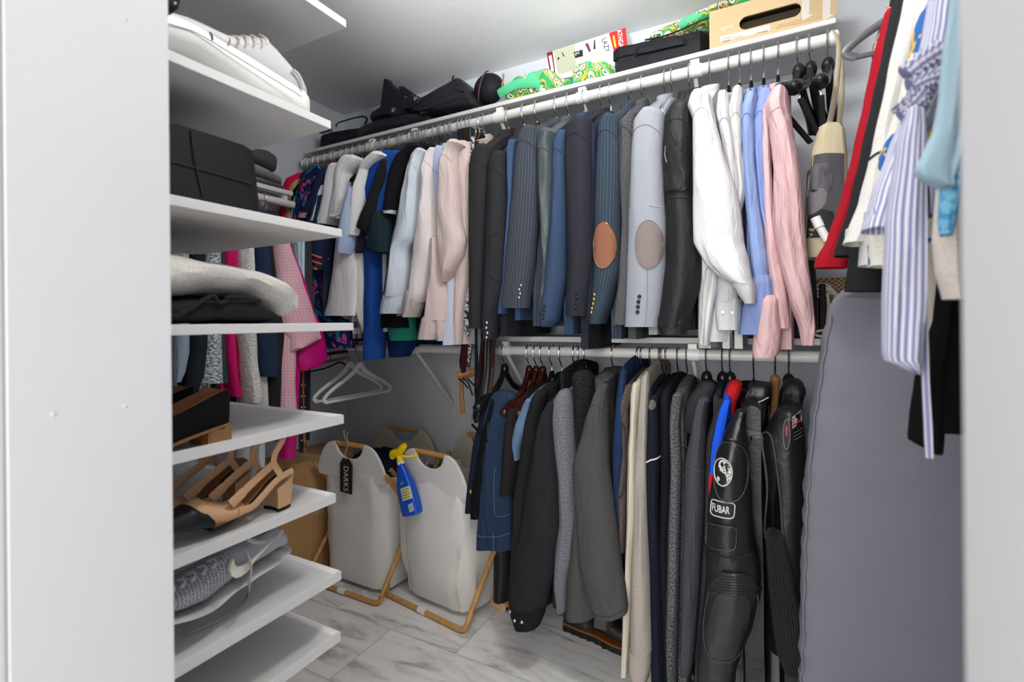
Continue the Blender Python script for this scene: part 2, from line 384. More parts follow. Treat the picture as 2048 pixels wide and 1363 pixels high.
# flush ceiling lamp (above the frame)
LX, LY = -.20, .95
t = thing('ceiling_lamp', 'round white flush ceiling lamp lighting the closet from above the frame', 'lamp', (LX, LY, ZC))
b = MB(); b.grid([[(LX + r * math.cos(q), LY + r * math.sin(q), z) for q in [2 * math.pi * k / 32 for k in range(32)]] for r, z in ((.15, ZC), (.15, ZC - .02), (.135, ZC - .028))]); b.build('lamp_base', M['white'], t)
lm, nt, bs = newmat('lamp_diffuser', (255, 252, 245), .4); bs.inputs['Emission Color'].default_value = (1, .97, .93, 1); bs.inputs['Emission Strength'].default_value = 5
b = MB(); b.grid([[(LX + r * math.cos(q), LY + r * math.sin(q), z) for q in [2 * math.pi * k / 32 for k in range(32)]] for r, z in ((.13, ZC - .028), (.12, ZC - .05), (.08, ZC - .066), (.01, ZC - .07))]); b.build('lamp_shade', lm, t)
ld = bpy.data.lights.new('ceiling_lamp_light', 'POINT'); ld.energy = 16.5; ld.color = (1, .98, .955); ld.shadow_soft_size = .10
lo = bpy.data.objects.new('ceiling_lamp_light', ld); C.objects.link(lo); lo.location = (LX, LY, ZC - .10)

# ------------------------------------------------------------------ closet shelves and rails on the walls
def rail_thing(name, label, p0, p1, clips, group=None, wallz=None):
    t = thing(name, label, 'clothes rail', ((p0[0] + p1[0]) / 2, (p0[1] + p1[1]) / 2, p0[2] - .02))
    d = Vector(p1) - Vector(p0); L = d.length; d.normalize()
    b = MB(); b.tube([p0, p1], .0185, 20); b.build('rail_tube', M['rail'], t)
    for e in (p0, p1):
        s = 1 if e is p1 else -1; b = MB(); b.tube([Vector(e) - d * s * .012, Vector(e) + d * s * .006, Vector(e) + d * s * .010], [.0215, .0215, .017], 20); b.build('end_cap', M['plastic_white'], t)
    for k in clips: clip(t, Vector(p0) + d * k)
    return t
def clip(t, c):         # saddle that carries the rail, with its diagonal brace down to the wall
    b = MB(); b.tube([c + Vector((-.022, 0, 0)), c + Vector((.022, 0, 0))], .0215, 18); b.box(c.x - .014, c.x + .014, c.y - .008, c.y + .01, c.z + .016, c.z + .036); b.build('rail_clip', M['plastic_white'], t)
    b = MB(); q = Vector((c.x, YB - .004, c.z - .31)); b.tube([c + Vector((0, .012, -.018)), q], .0075, 8, 1.0)
    b.box(c.x - .012, c.x + .012, YB - .008, YB - .001, c.z - .36, c.z + .05); b.build('brace', M['rail'], t)
UX0 = -2.15
rail_thing('clothes_rail', 'upper white clothes rail crossing the back wall', (UX0, YR, ZU), (.160, YR, ZU), [UX0 * 0 + x - UX0 for x in (-1.685, -1.428, -.987, -.632, -.234)])
rail_thing('clothes_rail', 'lower white clothes rail crossing the back wall under the long shelf', (-1.99, YR, ZL), (.62, YR, ZL), [x + 1.99 for x in (-1.44, -.97, -.25, .3)])
b = MB(); b.box(-2.165, .166, 1.765, YB - .002, 2.085, 2.102); tag(b.build('wall_shelf', M['shelf'], bevel=.003), 'upper white shelf on the back wall carrying bags and boxes', 'shelf')
b = MB(); b.box(-2.19, .70, 1.78, YB - .002, 1.115, 1.136); tag(b.build('wall_shelf', M['shelf'], bevel=.002), 'lower white shelf running behind the hanging jackets above the lower rail', 'shelf')
b = MB(); b.box(XL + .002, -1.9, .36, 1.478, 1.768, 1.787); tag(b.build('wall_shelf', M['shelf'], bevel=.002), 'short white shelf on the left wall with folded grey sweaters', 'shelf')
t = thing('clothes_rail', 'white clothes rail along the left wall under the short shelf', 'clothes rail', (-1.93, .95, 1.72))
b = MB(); b.tube([(-1.93, .36, 1.735), (-1.93, 1.51, 1.735)], .0165, 18); b.build('rail_tube', M['rail'], t)
b = MB(); b.box(-1.945, -1.915, 1.44, 1.46, 1.745, 1.768); b.build('rail_clip', M['plastic_white'], t)
XRR, ZRR = .36, 2.032
t = thing('clothes_rail', 'white clothes rail along the right wall holding dresses', 'clothes rail', (XRR, .85, ZRR - .02))
b = MB(); b.tube([(XRR, .33, ZRR), (XRR, 1.52, ZRR)], .0165, 18); b.build('rail_tube', M['rail'], t)
b = MB(); b.box(XRR - .012, XRR + .012, .321, .331, ZRR - .03, ZRR + .03); b.build('rail_clip', M['plastic_white'], t)
b = MB(); b.box(XRR - .01, XR - .001, 1.49, 1.51, ZRR - .01, ZRR + .01); b.build('bracket', M['rail'], t)

# ------------------------------------------------------------------ shoe rack by the door
XS = -.90; XSB = -1.47
rack = thing('shoe_rack', 'tall white shoe rack of eight shelves at the left of the doorway', 'shoe rack', (-1.18, .34, 0))
b = MB(); b.box(XSB, XS - .004, .326, .344, 0, 2.2); b.build('side_panel', M['shelf'], rack, .002)
SHZ = []
for i, (px, py) in enumerate(((692.5, 40), (662, 242), (684, 458), (707, 645), (687.5, 829), (671.7, 986.5), (682.5, 1141), (681, 1263))):
    c = atX(px, py, XS); SHZ.append(c.z); ye = c.y; th = .0185
    b = MB()
    if i < 4: b.box(XSB, XS, .344, ye, c.z - th, c.z)
    else:           # tray with bevelled rims sloping down to the sunk middle
        k = .040; kz = .017; O = [(XSB, .344), (XS, .344), (XS, ye), (XSB, ye)]; I = [(XSB + .012, .344), (XS - .022, .344), (XS - .022, ye - k), (XSB + .012, ye - k)]
        vs = [(x, y, c.z - th - .0015) for x, y in O] + [(x, y, c.z) for x, y in O] + [(x, y, c.z) for x, y in [(O[0][0] + .003, .344), (XS - .006, .344), (XS - .006, ye - .006), (O[0][0] + .003, ye - .006)]] + [(x, y, c.z - kz) for x, y in I]
        fs = [[3, 2, 1, 0]] + [[j + p, j + (p + 1) % 4, j + 4 + (p + 1) % 4, j + 4 + p] for j in (0, 4, 8) for p in range(4)] + [[12, 13, 14, 15]]
        b.add(vs, fs, None, True)
    s = b.build('shelf', M['shelf'], rack, .0012 if i < 4 else 0)
    if i >= 4:      # far-end lip sloping into the tray, whitened to paint in the light it catches
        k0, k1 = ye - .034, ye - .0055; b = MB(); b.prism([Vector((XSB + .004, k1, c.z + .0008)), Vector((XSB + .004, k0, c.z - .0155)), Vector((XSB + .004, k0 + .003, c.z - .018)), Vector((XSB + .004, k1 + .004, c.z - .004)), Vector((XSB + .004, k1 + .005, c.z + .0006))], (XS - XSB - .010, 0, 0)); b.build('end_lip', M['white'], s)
    if i in (1, 2):
        b = MB(); p = [Vector((-1.33, .36, c.z - th - .0055)), Vector((-1.40, ye - .035, c.z - th - .0055)), Vector((-1.45, ye - .035, c.z - th - .0055)), Vector((-1.455, .36, c.z - th - .0055))]
        b.prism(p, (0, 0, .0052)); b.build('underside_batten', M['shelf'], s)

def prof(mb, top, bot, X, hw, n=20, m=30, pw=2.4, y0=None, y1=None, wob=0, seed=0, tc=.85):
    """long body lying along the shelf: outline of its near side (heel to toe) on the plane X, half widths hw = [(fraction from far end, half width)]"""
    T = sorted([(p.y, p.z) for p in (atX(*q, X - tc * max(h for _, h in hw)) for q in top)]); B = sorted([(p.y, p.z) for p in (atX(*q, X) for q in bot)])
    ya = max(T[0][0], B[0][0]) if y0 is None else y0; yb = max(T[-1][0], B[-1][0]) if y1 is None else y1; hm = max(h for _, h in hw); P = []
    for i in range(m + 1):
        f = i / m; f = f + .0 ; y = yb + (ya - yb) * (f ** 1.25); w = interp([(a, c) for a, c in hw], (yb - y) / (yb - ya))[0]
        zt, zb = interp([(a, c) for a, c in T], y)[0], interp([(a, c) for a, c in B], y)[0]
        ring = []
        for j in range(n):
            q = 2 * math.pi * j / n; cs, sn = math.cos(q), math.sin(q); dd = wob * noise.noise(Vector((cs * 2 + seed, y * 14, sn * 2))) if wob else 0
            ring.append(Vector((X - hm + (w + dd) * math.copysign(abs(cs) ** (2 / pw), cs), y, (zt + zb) / 2 + ((zt - zb) / 2 + dd) * math.copysign(abs(sn) ** (2 / pw), sn))))
        P.append(ring)
    mb.grid(P); return mb
def pX(X, *pts): return [atX(px, py, X) for px, py in pts]

# white sneaker on the second shelf
t = thing('sneaker', 'white leather sneaker pointing left on the second shelf from the top', 'shoe', atX(580, 222, -.98))
HWS = [(0, .018), (.06, .033), (.25, .036), (.5, .040), (.8, .046), (1, .042)]
b = prof(MB(), [(613, 190), (604, 184), (540, 145), (500, 120), (452, 89), (400, 63), (336, 36), (250, 5)], [(617, 222), (560, 196), (527, 180), (500, 163), (452, 130), (400, 98), (336, 76), (250, 45)], -.935, HWS, 22, 34, 3)
b.build('sole', M['plastic_white'], t)
wl = leather((196, 196, 196), .5, 1, .3)
b = prof(MB(), [(609, 168), (603, 158), (592, 146), (580, 136), (561, 113), (542, 92), (525, 76), (507, 73), (441, 71), (421, 63), (386, 47), (360, 36), (336, 30), (250, -10)], [(612, 200), (540, 160), (500, 132), (452, 100), (400, 73), (336, 50), (250, 20)], -.94, [(0, .014), (.07, .029), (.3, .033), (.6, .040), (1, .040)], 24, 40, 2.3)
b.build('upper', wl, t)
b = MB(); b.tube(smooth_path(pX(-.944, (586, 140), (596, 148), (603, 162), (607, 178))), .0035, 8); b.build('heel_tab', wl, t)
b = MB()
for k in range(5):
    x = 447 + k * 18; b.tube(smooth_path([atX(x, 74 - k * 1.2, -.975), atX(x + 8, 73, -.95), atX(x + 16, 80, -.938), atX(x + 15, 88, -.934)], 4), .0022, 6)
b.build('laces', M['cream'], t)
b = MB(); b.tube(smooth_path(pX(-.937, (419, 64), (424, 70), (425, 80))), .0016, 6); b.build('vamp_seam', M['greyplastic'], t)
b = MB(); b.tube(smooth_path(pX(-.9335, (336, 47), (385, 62), (417, 79), (460, 105), (509, 135), (560, 166), (603, 193))), .0012, 6); b.build('sole_seam', newmat('pale_grey', (176, 176, 176), .7)[0], t)
# black boxy bag on the third shelf
z3 = SHZ[2]
t = thing('box_bag', 'boxy black leather bag on the third shelf down', 'bag', (-1.1, .5, z3))
P = []
for y, k in ((.365, 0), (.37, .9), (.5, 1), (.635, 1), (.655, .97), (.668, .88)):
    P.append([Vector((-1.09 + sx * .135 * k, y + (.006 if sz < 0 else -.008) * (y > .6), z3 + .002 + (.142 if sz > 0 else 0) * max(k, .3))) for sx, sz in ((1, -1), (1.01, -.3), (1, 1), (-1, 1), (-1, -1))])
b = MB(); b.grid(P); b.build('bag_body', newmat('soft_black_leather', (17, 17, 18), .6, 0, .25)[0], t, .008, 3)
b = MB(); b.tube(smooth_path([(-.953, .545, z3 + .012), (-.951, .53, z3 + .08), (-.953, .523, z3 + .138)]), .0014, 6); b.tube([(-.952, .38, z3 + .075), (-.952, .648, z3 + .068)], .0011, 6); b.build('seam', M['black'], t)
# folded sweaters on the fourth shelf
z4 = SHZ[3]
fl = fabric((226, 222, 214), 'plain', mott=.12, wr=.8, sc=1.6)
b = prof(MB(), [(606, 588), (587, 565), (548, 545), (497, 528), (417, 511), (336, 497), (200, 470)], [(609, 628), (600, 640), (582, 639), (556, 622), (530, 604), (515, 592), (433, 590), (336, 597), (200, 600)], -.915, [(0, .06), (.05, .16), (.2, .2), (1, .2)], 30, 44, 2.6, wob=.010, seed=3, tc=.25)
tag(b.build('folded_sweater', fl), 'thick cream sweater folded on top of the dark one, fourth shelf', 'sweater')
dk = fabric((46, 46, 47), 'plain', mott=.35, wr=.7, sc=1.2)
b = prof(MB(), [(584, 640), (560, 624), (532, 606), (515, 593), (433, 591), (336, 598), (200, 601)], [(584, 645), (560, 645), (430, 646), (336, 648), (200, 650)], -.918, [(0, .1), (.08, .19), (1, .19)], 26, 34, 4, wob=.004, seed=5, tc=0)
t2 = b.build('folded_sweater', dk); tag(t2, 'charcoal sweater folded flat under the cream sweater, fourth shelf', 'sweater')
b = MB(); b.tube(smooth_path(pX(-.914, (337, 628), (352, 632), (380, 618), (410, 598), (428, 592), (436, 604), (450, 604), (456, 594), (480, 594), (520, 602))), .0045, 8); b.build('folded_edge', dk, t2)
# loafers on the fifth shelf
def ushell(rows, Xc, th=.003):
    """open shoe upper: rows (y, half width, z rim near, z bottom); returns outer and lining meshes"""
    A, B_ = MB(), MB()
    for mb, ins in ((A, 0), (B_, th)):
        P = []
        for y, hw, zr, zb in rows:
            hw_ = max(hw - ins, .002); prof_ = [(1, 1), (1.03, .6), (1.02, .25), (.9, 0), (0, -.0), (-.9, 0), (-1.02, .25), (-1.03, .6), (-1, 1)]
            out = [Vector((Xc + hw_ * a, y, zb + ins + (zr - zb - ins) * c)) for a, c in prof_]
            inn = [Vector((Xc + max(hw_ - .0015, .001) * a, y, zb + ins + .0015 + (zr - zb - ins - .0015) * c)) for a, c in prof_[::-1]]
            P.append(out + inn)
        mb.grid(P)
    return A, B_
z5 = SHZ[4] - .0168
def loafer(dx, dy, label):
    Xc = -.985 + dx; t = thing('loafer', label, 'shoe', (Xc, .55 + dy, z5), 'black loafers on the fifth shelf')
    hy = atX(474, 800, -.95).y + dy
    R = [(hy, .006, z5 + .098, z5 + .038), (hy - .006, .02, z5 + .101, z5 + .038), (hy - .02, .030, z5 + .104, z5 + .037), (hy - .05, .033, z5 + .095, z5 + .033), (hy - .1, .034, z5 + .076, z5 + .024), (hy - .15, .038, z5 + .062, z5 + .013), (hy - .2, .042, z5 + .052, z5 + .006), (hy - .25, .036, z5 + .038, z5 + .006), (hy - .275, .012, z5 + .024, z5 + .010)]
    R = [tuple(crom(R, k / 5)) for k in range((len(R) - 1) * 5 + 1)]
    a, l = ushell(R, Xc); a.build('upper', fabric((20, 20, 23), 'plain', wr=0, mott=.15), t); l.build('lining', M['tan_in'], t)
    b = MB(); P = []
    for y, hw, _, zb in R[3:]: P.append([Vector((Xc + hw * 1.06, y, zb)), Vector((Xc - hw * 1.06, y, zb)), Vector((Xc - hw * 1.06, y, zb - .004)), Vector((Xc + hw * 1.06, y, zb - .004))])
    b.grid(P); b.build('sole', M['oak'], t)
    b = MB(); P = []
    for k, z in ((1.06, z5 + .0375), (1.0, z5 + .016), (.98, z5 + .0005)):
        P.append([Vector((Xc + .031 * k * x, hy - .0 - .028 * (1 - y) + .001, z - (0 if y > 0 or z < z5 + .02 else .008))) for x, y in ((-1, -1), (1, -1), (1.02, 0), (.85, .75), (.4, 1.0), (-.4, 1.0), (-.85, .75), (-1.02, 0))])
    b.grid(P); b.build('heel', M['oak'], t)
loafer(0, 0, 'black suede loafer with stacked wood heel, nearer of the pair'); loafer(-.115, -.005, 'black loafer of the pair, half hidden behind its partner')
# slingback pumps on the sixth shelf
z6 = SHZ[5] - .0168
def pump(dx, dy, label):
    X = -.945; t = thing('slingback_pump', label, 'shoe', (X - .03 + dx, .6 + dy, z6), 'beige slingback pumps on the sixth shelf'); D = Vector((dx, dy, 0))
    def mv(mb):
        mb.v = [p + D for p in mb.v]; return mb
    b = prof(MB(), [(506, 1000), (490, 1003), (470, 1006), (443, 1006), (415, 1003), (399, 997), (374, 1010), (350, 1024), (336, 1034), (322, 1046)], [(506, 1022), (490, 1036), (460, 1051), (429, 1060), (400, 1066), (343, 1074), (322, 1076)], X, [(0, .026), (.3, .036), (.6, .034), (.85, .024), (1, .008)], 24, 30, 2.3)
    mv(b).build('vamp', M['tan'], t)
    b = prof(MB(), [(412, 1028), (400, 1012), (374, 1009), (350, 1023), (336, 1033), (322, 1045), (316, 1052)], [(430, 1060.5), (400, 1067), (343, 1075), (322, 1077), (316, 1077)], X + .0015, [(0, .0365), (.4, .0335), (.8, .022), (1, .006)], 24, 24, 2.3)
    mv(b).build('toe_cap', M['blackleather'], t)
    # footbed running up to the heel seat
    path = [atX(px, py, X) for px, py in ((430, 1052), (460, 1040), (488, 1022), (524, 985), (548, 955), (575, 937), (600, 930))]; W_ = [.030, .031, .026, .021, .023, .027, .018]
    P = []
    for k in range(37):
        q = crom([(*p, w) for p, w in zip(path, W_)], k / 6); y, z, w = q[1], q[2], q[3]
        P.append([Vector((X - .036 + a * w, y, z + c)) for a, c in ((-1, .002), (-.6, .0), (0, -.001), (.6, 0), (1, .002), (.95, -.005), (0, -.007), (-.95, -.005))])
    b = MB(); b.grid(P); mv(b).build('footbed', M['tan_in'], t)
    P = [[v + (Vector((0, 0, -.0075)) if k < 5 else Vector((0, 0, -.0065))) for k, v in enumerate(r)] for r in P]
    b = MB(); b.grid(P); mv(b).build('outsole', M['black'], t)
    # near and far side bands, lower rim band, heel strap
    for sx in (0, -.066):
        b = MB(); pts = [atX(px, py, X) + Vector((sx, 0, 0)) for px, py in ((462, 1008), (482, 988), (505, 965), (528, 944), (547, 927))]
        b.tube(smooth_path(pts), [.011] * 8 + [.009] * 17, 10, .16, (1, 0, 0)); pts = [atX(px, py, X + .001) + Vector((sx, 0, 0)) for px, py in ((478, 1024), (505, 1012), (525, 992), (542, 972), (556, 958), (572, 947), (586, 940))]
        b.tube(smooth_path(pts), .0075, 10, .2, (1, 0, 0)); mv(b).build('side_band', M['tan'], t)
    b = MB(); near = [atX(px, py, X + .002) for px, py in ((563, 953), (556, 940), (548, 926), (550, 908), (558, 893), (566, 880))]
    far = [p + Vector((-.070, 0, 0)) for p in near]; back = [near[-1], near[-1] + Vector((-.008, .012, .003)), near[-1] + Vector((-.035, .018, .004)), far[-1] + Vector((.008, .012, .003)), far[-1]]
    b.tube(smooth_path(near, 5), .0072, 10, .2, (1, 0, 0)); b.tube(smooth_path(back, 5), .0072, 10, .2, (0, 1, 0)); b.tube(smooth_path(far, 5), .0072, 10, .2, (1, 0, 0)); mv(b).build('heel_strap', M['tan'], t)
    b = MB(); P = []
    for k, (zt) in enumerate((1, .5, .06)):
        r = 1 - k * .10; yb_ = atX(601, 950, X).y; yf_ = atX(553, 968, X).y + .004
        zz = z6 + .0045 + (.060) * zt; P.append([Vector((X - .036 + a * .030 * r, (yb_ + yf_) / 2 + c * (yb_ - yf_) / 2 * r, zz + (.012 * c if k == 0 else 0))) for a, c in ((1, -.9), (.95, 0), (.75, .7), (.3, 1), (-.3, 1), (-.75, .7), (-.95, 0), (-1, -.9), (-.4, -.72), (.4, -.72))])
    b.grid(P); mv(b).build('heel', M['tan'], t)
    b = MB(); b.grid([[Vector((p.x, p.y, z)) for p in P[-1]] for z in (z6 + .0075, z6 + .0005)]); mv(b).build('heel_tip', M['black'], t)
pump(0, 0, 'beige slingback pump with black toe cap, in front of its partner'); pump(-.115, -.022, 'beige slingback pump with black toe, farther back of the pair')
# grey running shoe on the seventh shelf
z7 = SHZ[6] - .0168
t = thing('running_shoe', 'grey mesh running shoe with untied lace on the seventh shelf', 'shoe', (-.98, .6, z7))
mesh_m, nt, bs = newmat('grey_mesh', (160, 161, 172), .8)
uvv = uvmap(nt, 1, 1); sp = N(nt, 'ShaderNodeSeparateXYZ'); nt.links.new(uvv, sp.inputs[0])
vo = N(nt, 'ShaderNodeTexVoronoi'); vo.inputs['Scale'].default_value = 190; vo.inputs['Randomness'].default_value = .25; nt.links.new(uvmap(nt, 1, .8), vo.inputs['Vector'])
fr = ramp(nt, sp.outputs[1], [(.135, (0, 0, 0, 1)), (.155, (1, 1, 1, 1))])
hole = math_node(nt, 'MULTIPLY', math_node(nt, 'LESS_THAN', vo.outputs['Distance'], .33), fr)
nt.links.new(mixc(nt, hole, lin((172, 173, 184)), lin((96, 98, 108))), bs.inputs['Base Color']); bump(nt, bs, vo.outputs['Distance'], .3, .001)
HW = [(0, .022), (.05, .036), (.25, .036), (.5, .038), (.8, .047), (1, .04)]
b = prof(MB(), [(575, 1097), (572, 1096), (543, 1117), (503, 1139), (463, 1172), (425, 1202), (384, 1218), (344, 1229), (300, 1238)], [(575, 1110), (572, 1121), (557, 1138), (503, 1171), (482, 1176), (455, 1198), (432, 1223), (384, 1242), (344, 1255), (300, 1262)], -.93, HW, 22, 34, 3)
b.build('sole', newmat('grey_rubber', (208, 208, 209), .6)[0], t)
b = prof(MB(), [(570, 1070), (562, 1056), (548, 1046), (525, 1050), (500, 1062), (470, 1086), (440, 1106), (410, 1126), (380, 1146), (344, 1166), (300, 1195)], [(570, 1104), (543, 1122), (503, 1145), (463, 1178), (425, 1208), (384, 1224), (344, 1236), (300, 1245)], -.934, [(0, .018), (.05, .030), (.3, .033), (.6, .036), (.85, .043), (1, .034)], 26, 40, 2.3)
b.build('upper', mesh_m, t)
b = MB(); b.tube(smooth_path(pX(-.932, (566, 1060), (548, 1078), (520, 1084), (495, 1078))), .004, 8, .4, (1, 0, 0)); b.build('ankle_collar', newmat('grey_band', (168, 168, 174), .7)[0], t)
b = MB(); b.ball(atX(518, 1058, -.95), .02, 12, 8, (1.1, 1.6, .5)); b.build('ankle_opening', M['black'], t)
def crop3(x, y): return 330 + x / 4.219, 1040 + y / 4.219
b = MB(); b.prism([atX(*crop3(*p), -.9275) for p in ((915, 165), (840, 255), (760, 340), (720, 405), (690, 440), (640, 475), (600, 488), (565, 470), (550, 420), (560, 360), (585, 325), (585, 350), (592, 375), (615, 390), (650, 385), (700, 360), (780, 290))], (-.007, 0, 0))
b.build('swoosh', M['cream'], t)
lc = fabric((186, 187, 194), 'plain', wr=0, mott=.1)
b = MB(); pts = [atX(482, 1094, -.945), atX(492, 1100, -.926), atX(499, 1118, -.921), atX(502, 1142, -.918), atX(499, 1170, -.918)] + [atZ(px, py, z7 + .004) for px, py in ((496, 1190), (479, 1212), (432, 1243), (400, 1257), (371, 1268))]
b.tube(smooth_path(pts), .0048, 8, .5); b.build('loose_lace', lc, t)
b = MB()
for k in range(5):
    x, y = 428 - k * 21, 1118 + k * 13; b.tube(smooth_path([atX(x - 12, y + 4, -.965), atX(x, y - 1, -.94), atX(x + 5, y + 8, -.929), atX(x - 3, y + 17, -.925)], 4), .0034, 8, .6)
b.build('laces', lc, t)
# black purse hanging at the very top left
t = thing('purse', 'black leather purse with a silver stud at the top left, by the doorway', 'bag', atX(340, 20, -.80))
c = atX(336, 2, -.8); b = MB(); b.grid([[Vector((c.x + a * .03 * k, c.y + d * .024 * k - .015, z)) for a, d in ((1, -1), (1, 1), (-1, 1), (-1, -1))] for z, k in ((c.z - .026, .55), (c.z - .016, .8), (c.z + .02, 1), (c.z + .09, .9))]); b.build('purse_body', M['blackleather'], t, .006, 3)
b = MB(); b.ball(atX(350, 7, -.768), .0022, 10, 6); b.build('stud', M['silver'], t)
b = MB(); b.tube([(c.x, c.y - .015, c.z + .088), (c.x - .02, c.y - .04, c.z + .19), (c.x - .09, c.y - .06, 2.21), (c.x - .12, .335, 2.205)], .004, 8); b.build('strap', M['blackleather'], t)
# folded grey sweaters on the left wall shelf
for (top, bot, col, lab, hw) in (
    ([(566, 318), (556, 302), (540, 293), (510, 292), (480, 296), (430, 300)], [(566, 338), (556, 343), (530, 330), (500, 318), (480, 312), (430, 305)], (92, 92, 94), 'dark grey fleece sweater folded on top of the pile, left wall shelf', .11),
    ([(577, 366), (560, 346), (530, 331), (500, 318), (480, 312), (430, 306)], [(577, 370), (556, 362), (520, 350), (480, 345), (430, 335)], (148, 149, 152), 'light grey sweater in the middle of the folded pile, left wall shelf', .12),
    ([(583, 374), (556, 364), (520, 352), (480, 346), (430, 337)], [(583, 378), (560, 374), (490, 360), (430, 348)], (112, 113, 116), 'mid grey sweater lowest in the folded pile, left wall shelf', .12)):
    b = prof(MB(), top, bot, -1.915, [(0, hw * .5), (.1, hw * .9), (.3, hw), (1, hw)], 22, 22, 2.6, wob=.004, seed=hw * 90, tc=.1)
    tag(b.build('folded_sweater', fabric(col, 'plain', mott=.16, wr=.7)), lab, 'sweater', 'grey sweaters on the left wall shelf')

# ------------------------------------------------------------------ hangers
HP = {}
def hook_path(dx=0):
    return smooth_path([(dx * .3, 0, -.088), (0, 0, -.060), (0, -.004, -.048), (0, -.020, -.030), (0, -.0265, -.010), (0, -.0245, .010), (0, -.012, .0235), (0, .004, .0262), (0, .018, .0195), (0, .0255, .004), (0, .0235, -.012)], 3)
def make_hanger(kind):
    name = {'velvet': 'clothes_hanger', 'wood': 'wooden_hanger', 'white': 'clothes_hanger', 'broad': 'coat_hanger', 'oak': 'wooden_hanger', 'grey': 'clothes_hanger'}[kind]
    t = thing(name, 'x', 'hanger', (0, 0, 0))
    b = MB(); b.tube(hook_path(), .0025, 8); b.tube([(0, 0, -.098), (0, 0, -.066)], .0030, 8); b.build('hook', M['chrome'] if kind != 'white' else M['silver'], t)
    bm_ = {'velvet': M['velvet'], 'wood': M['brownwood'], 'white': M['plastic_white'], 'broad': M['blackgloss'], 'oak': M['oak'], 'grey': M['greyplastic']}[kind]
    b = MB()
    if kind in ('velvet', 'white', 'grey'):
        th = .0045 if kind == 'velvet' else .006
        pts = [(0, -.205, -.225), (0, -.20, -.212), (0, -.17, -.188), (0, -.09, -.148), (0, -.035, -.116), (0, 0, -.084), (0, .035, -.116), (0, .09, -.148), (0, .17, -.188), (0, .20, -.212), (0, .205, -.225)]
        if kind == 'velvet': b.tube(smooth_path(pts, 4), [.007 + .006 * math.exp(-((k - 20) / 5) ** 2) for k in range(41)], 8, .42, (1, 0, 0))
        else:
            pts = [(0, -.195, -.240), (0, -.213, -.230), (0, -.210, -.216)] + pts[2:9] + [(0, .210, -.216), (0, .213, -.230), (0, .195, -.240)]
            b.tube(smooth_path(pts, 4), [.0092 + .006 * math.exp(-((k - 24) / 6) ** 2) for k in range(49)], 10, .5, (1, 0, 0))
        b.tube([(0, -.198, -.234 if kind == 'velvet' else -.240), (0, .198, -.234 if kind == 'velvet' else -.240)], .0045 if kind == 'velvet' else .0062, 8, .7, (1, 0, 0))
    else:
        w = .020 if kind in ('wood', 'oak') else .026
        dz = -.050 if kind == 'wood' else -.040
        pts = [(0, y, z + dz * min(1, abs(y) * 20)) for y, z in ((-.212, -.172), (-.20, -.160), (-.15, -.136), (-.08, -.112), (-.03, -.090), (0, -.076), (.03, -.090), (.08, -.112), (.15, -.136), (.20, -.160), (.212, -.172))]
        rr = [(.011 + .6 * w * (abs(k - 20) / 20) ** 2) for k in range(41)]
        for k, q in enumerate((.25, .62, .84, .96)): rr[k] *= q; rr[40 - k] *= q
        b.tube(smooth_path(pts, 4), rr, 12, 1.0, (1, 0, 0)); b.ball((0, 0, -.078), .0155 if kind != 'broad' else .018, 12, 8, (1, 1, 1.5))
        if kind == 'wood': b.tube([(0, -.17, -.195), (0, .17, -.195)], .005, 8)
    b.build('hanger_body', bm_, t); return t
HG = {}
def hanger(kind, x, z, label, group=None, y=None, tilt=0, yaw=0):
    y = YR if y is None else y
    if kind not in HP: o = HP[kind] = make_hanger(kind)
    else:
        s = HP[kind]; o = s.copy(); C.objects.link(o)
        for ch in list(s.children):
            c = ch.copy(); C.objects.link(c); c.parent = o
    o.location = (x, y, z); o.rotation_euler = (0, tilt, yaw); o['label'] = label
    o.scale = (1, 1, 1)
    if 'group' in o.keys(): del o['group']
    if group: o['group'] = group
    ORG[o.name] = Vector((x, y, z)); return o

# ------------------------------------------------------------------ garments
YS = 1.545
PENDING = []
_SM = {}
def SEAM(mat):
    if mat.name not in _SM:
        c = mat.node_tree.nodes['Principled BSDF'].inputs['Base Color'].default_value; m, nt, b = newmat('seam_thread', (128, 128, 128), .9); b.inputs['Base Color'].default_value = (c[0] * .62, c[1] * .62, c[2] * .62, 1); _SM[mat.name] = m
    return _SM[mat.name]
def finish_torsos():
    """bodies fill the room between neighbours on the rail without pressing into each other"""
    for zr in (ZU, ZL):
        L = sorted([g for g in PENDING if g.zr == zr], key=lambda g: g.x)
        for i, g in enumerate(L):
            gl = (g.x - L[i - 1].x) / 2 - .0015 if i else .1; gr = (L[i + 1].x - g.x) / 2 - .0015 if i + 1 < len(L) else .1
            lo, hi = max(.004, min(g.T * .5, gl)), max(.004, min(g.T * .55, gr)); rows = [(g.zs + .002, g.x - lo, g.x + hi), (g.zs - .2, g.x - lo, g.x + hi), (g.zh, g.x - lo, g.x + hi)]
            m2 = MB(); torso_mesh(m2, rows, YR - g.hw + .012, YR + g.hw, g.rise, seed=g.seed, fold=min(.006, (lo + hi) * .07)); g.torso = m2.build('torso', g.mat, g.t)
            if g.ctype: make_collar(g, g.ctype, min(g.T, (lo + hi) * 1.25))
    PENDING.clear()
def hlab(kind, label):
    p = {'velvet': 'slim black hanger inside the', 'wood': 'brown wooden hanger inside the', 'broad': 'broad black hanger inside the', 'grey': 'grey hanger inside the', 'oak': 'tan wooden hanger inside the', 'white': 'white hanger inside the'}[kind]
    return ' '.join((p + ' ' + label).split()[:16])
class G: pass
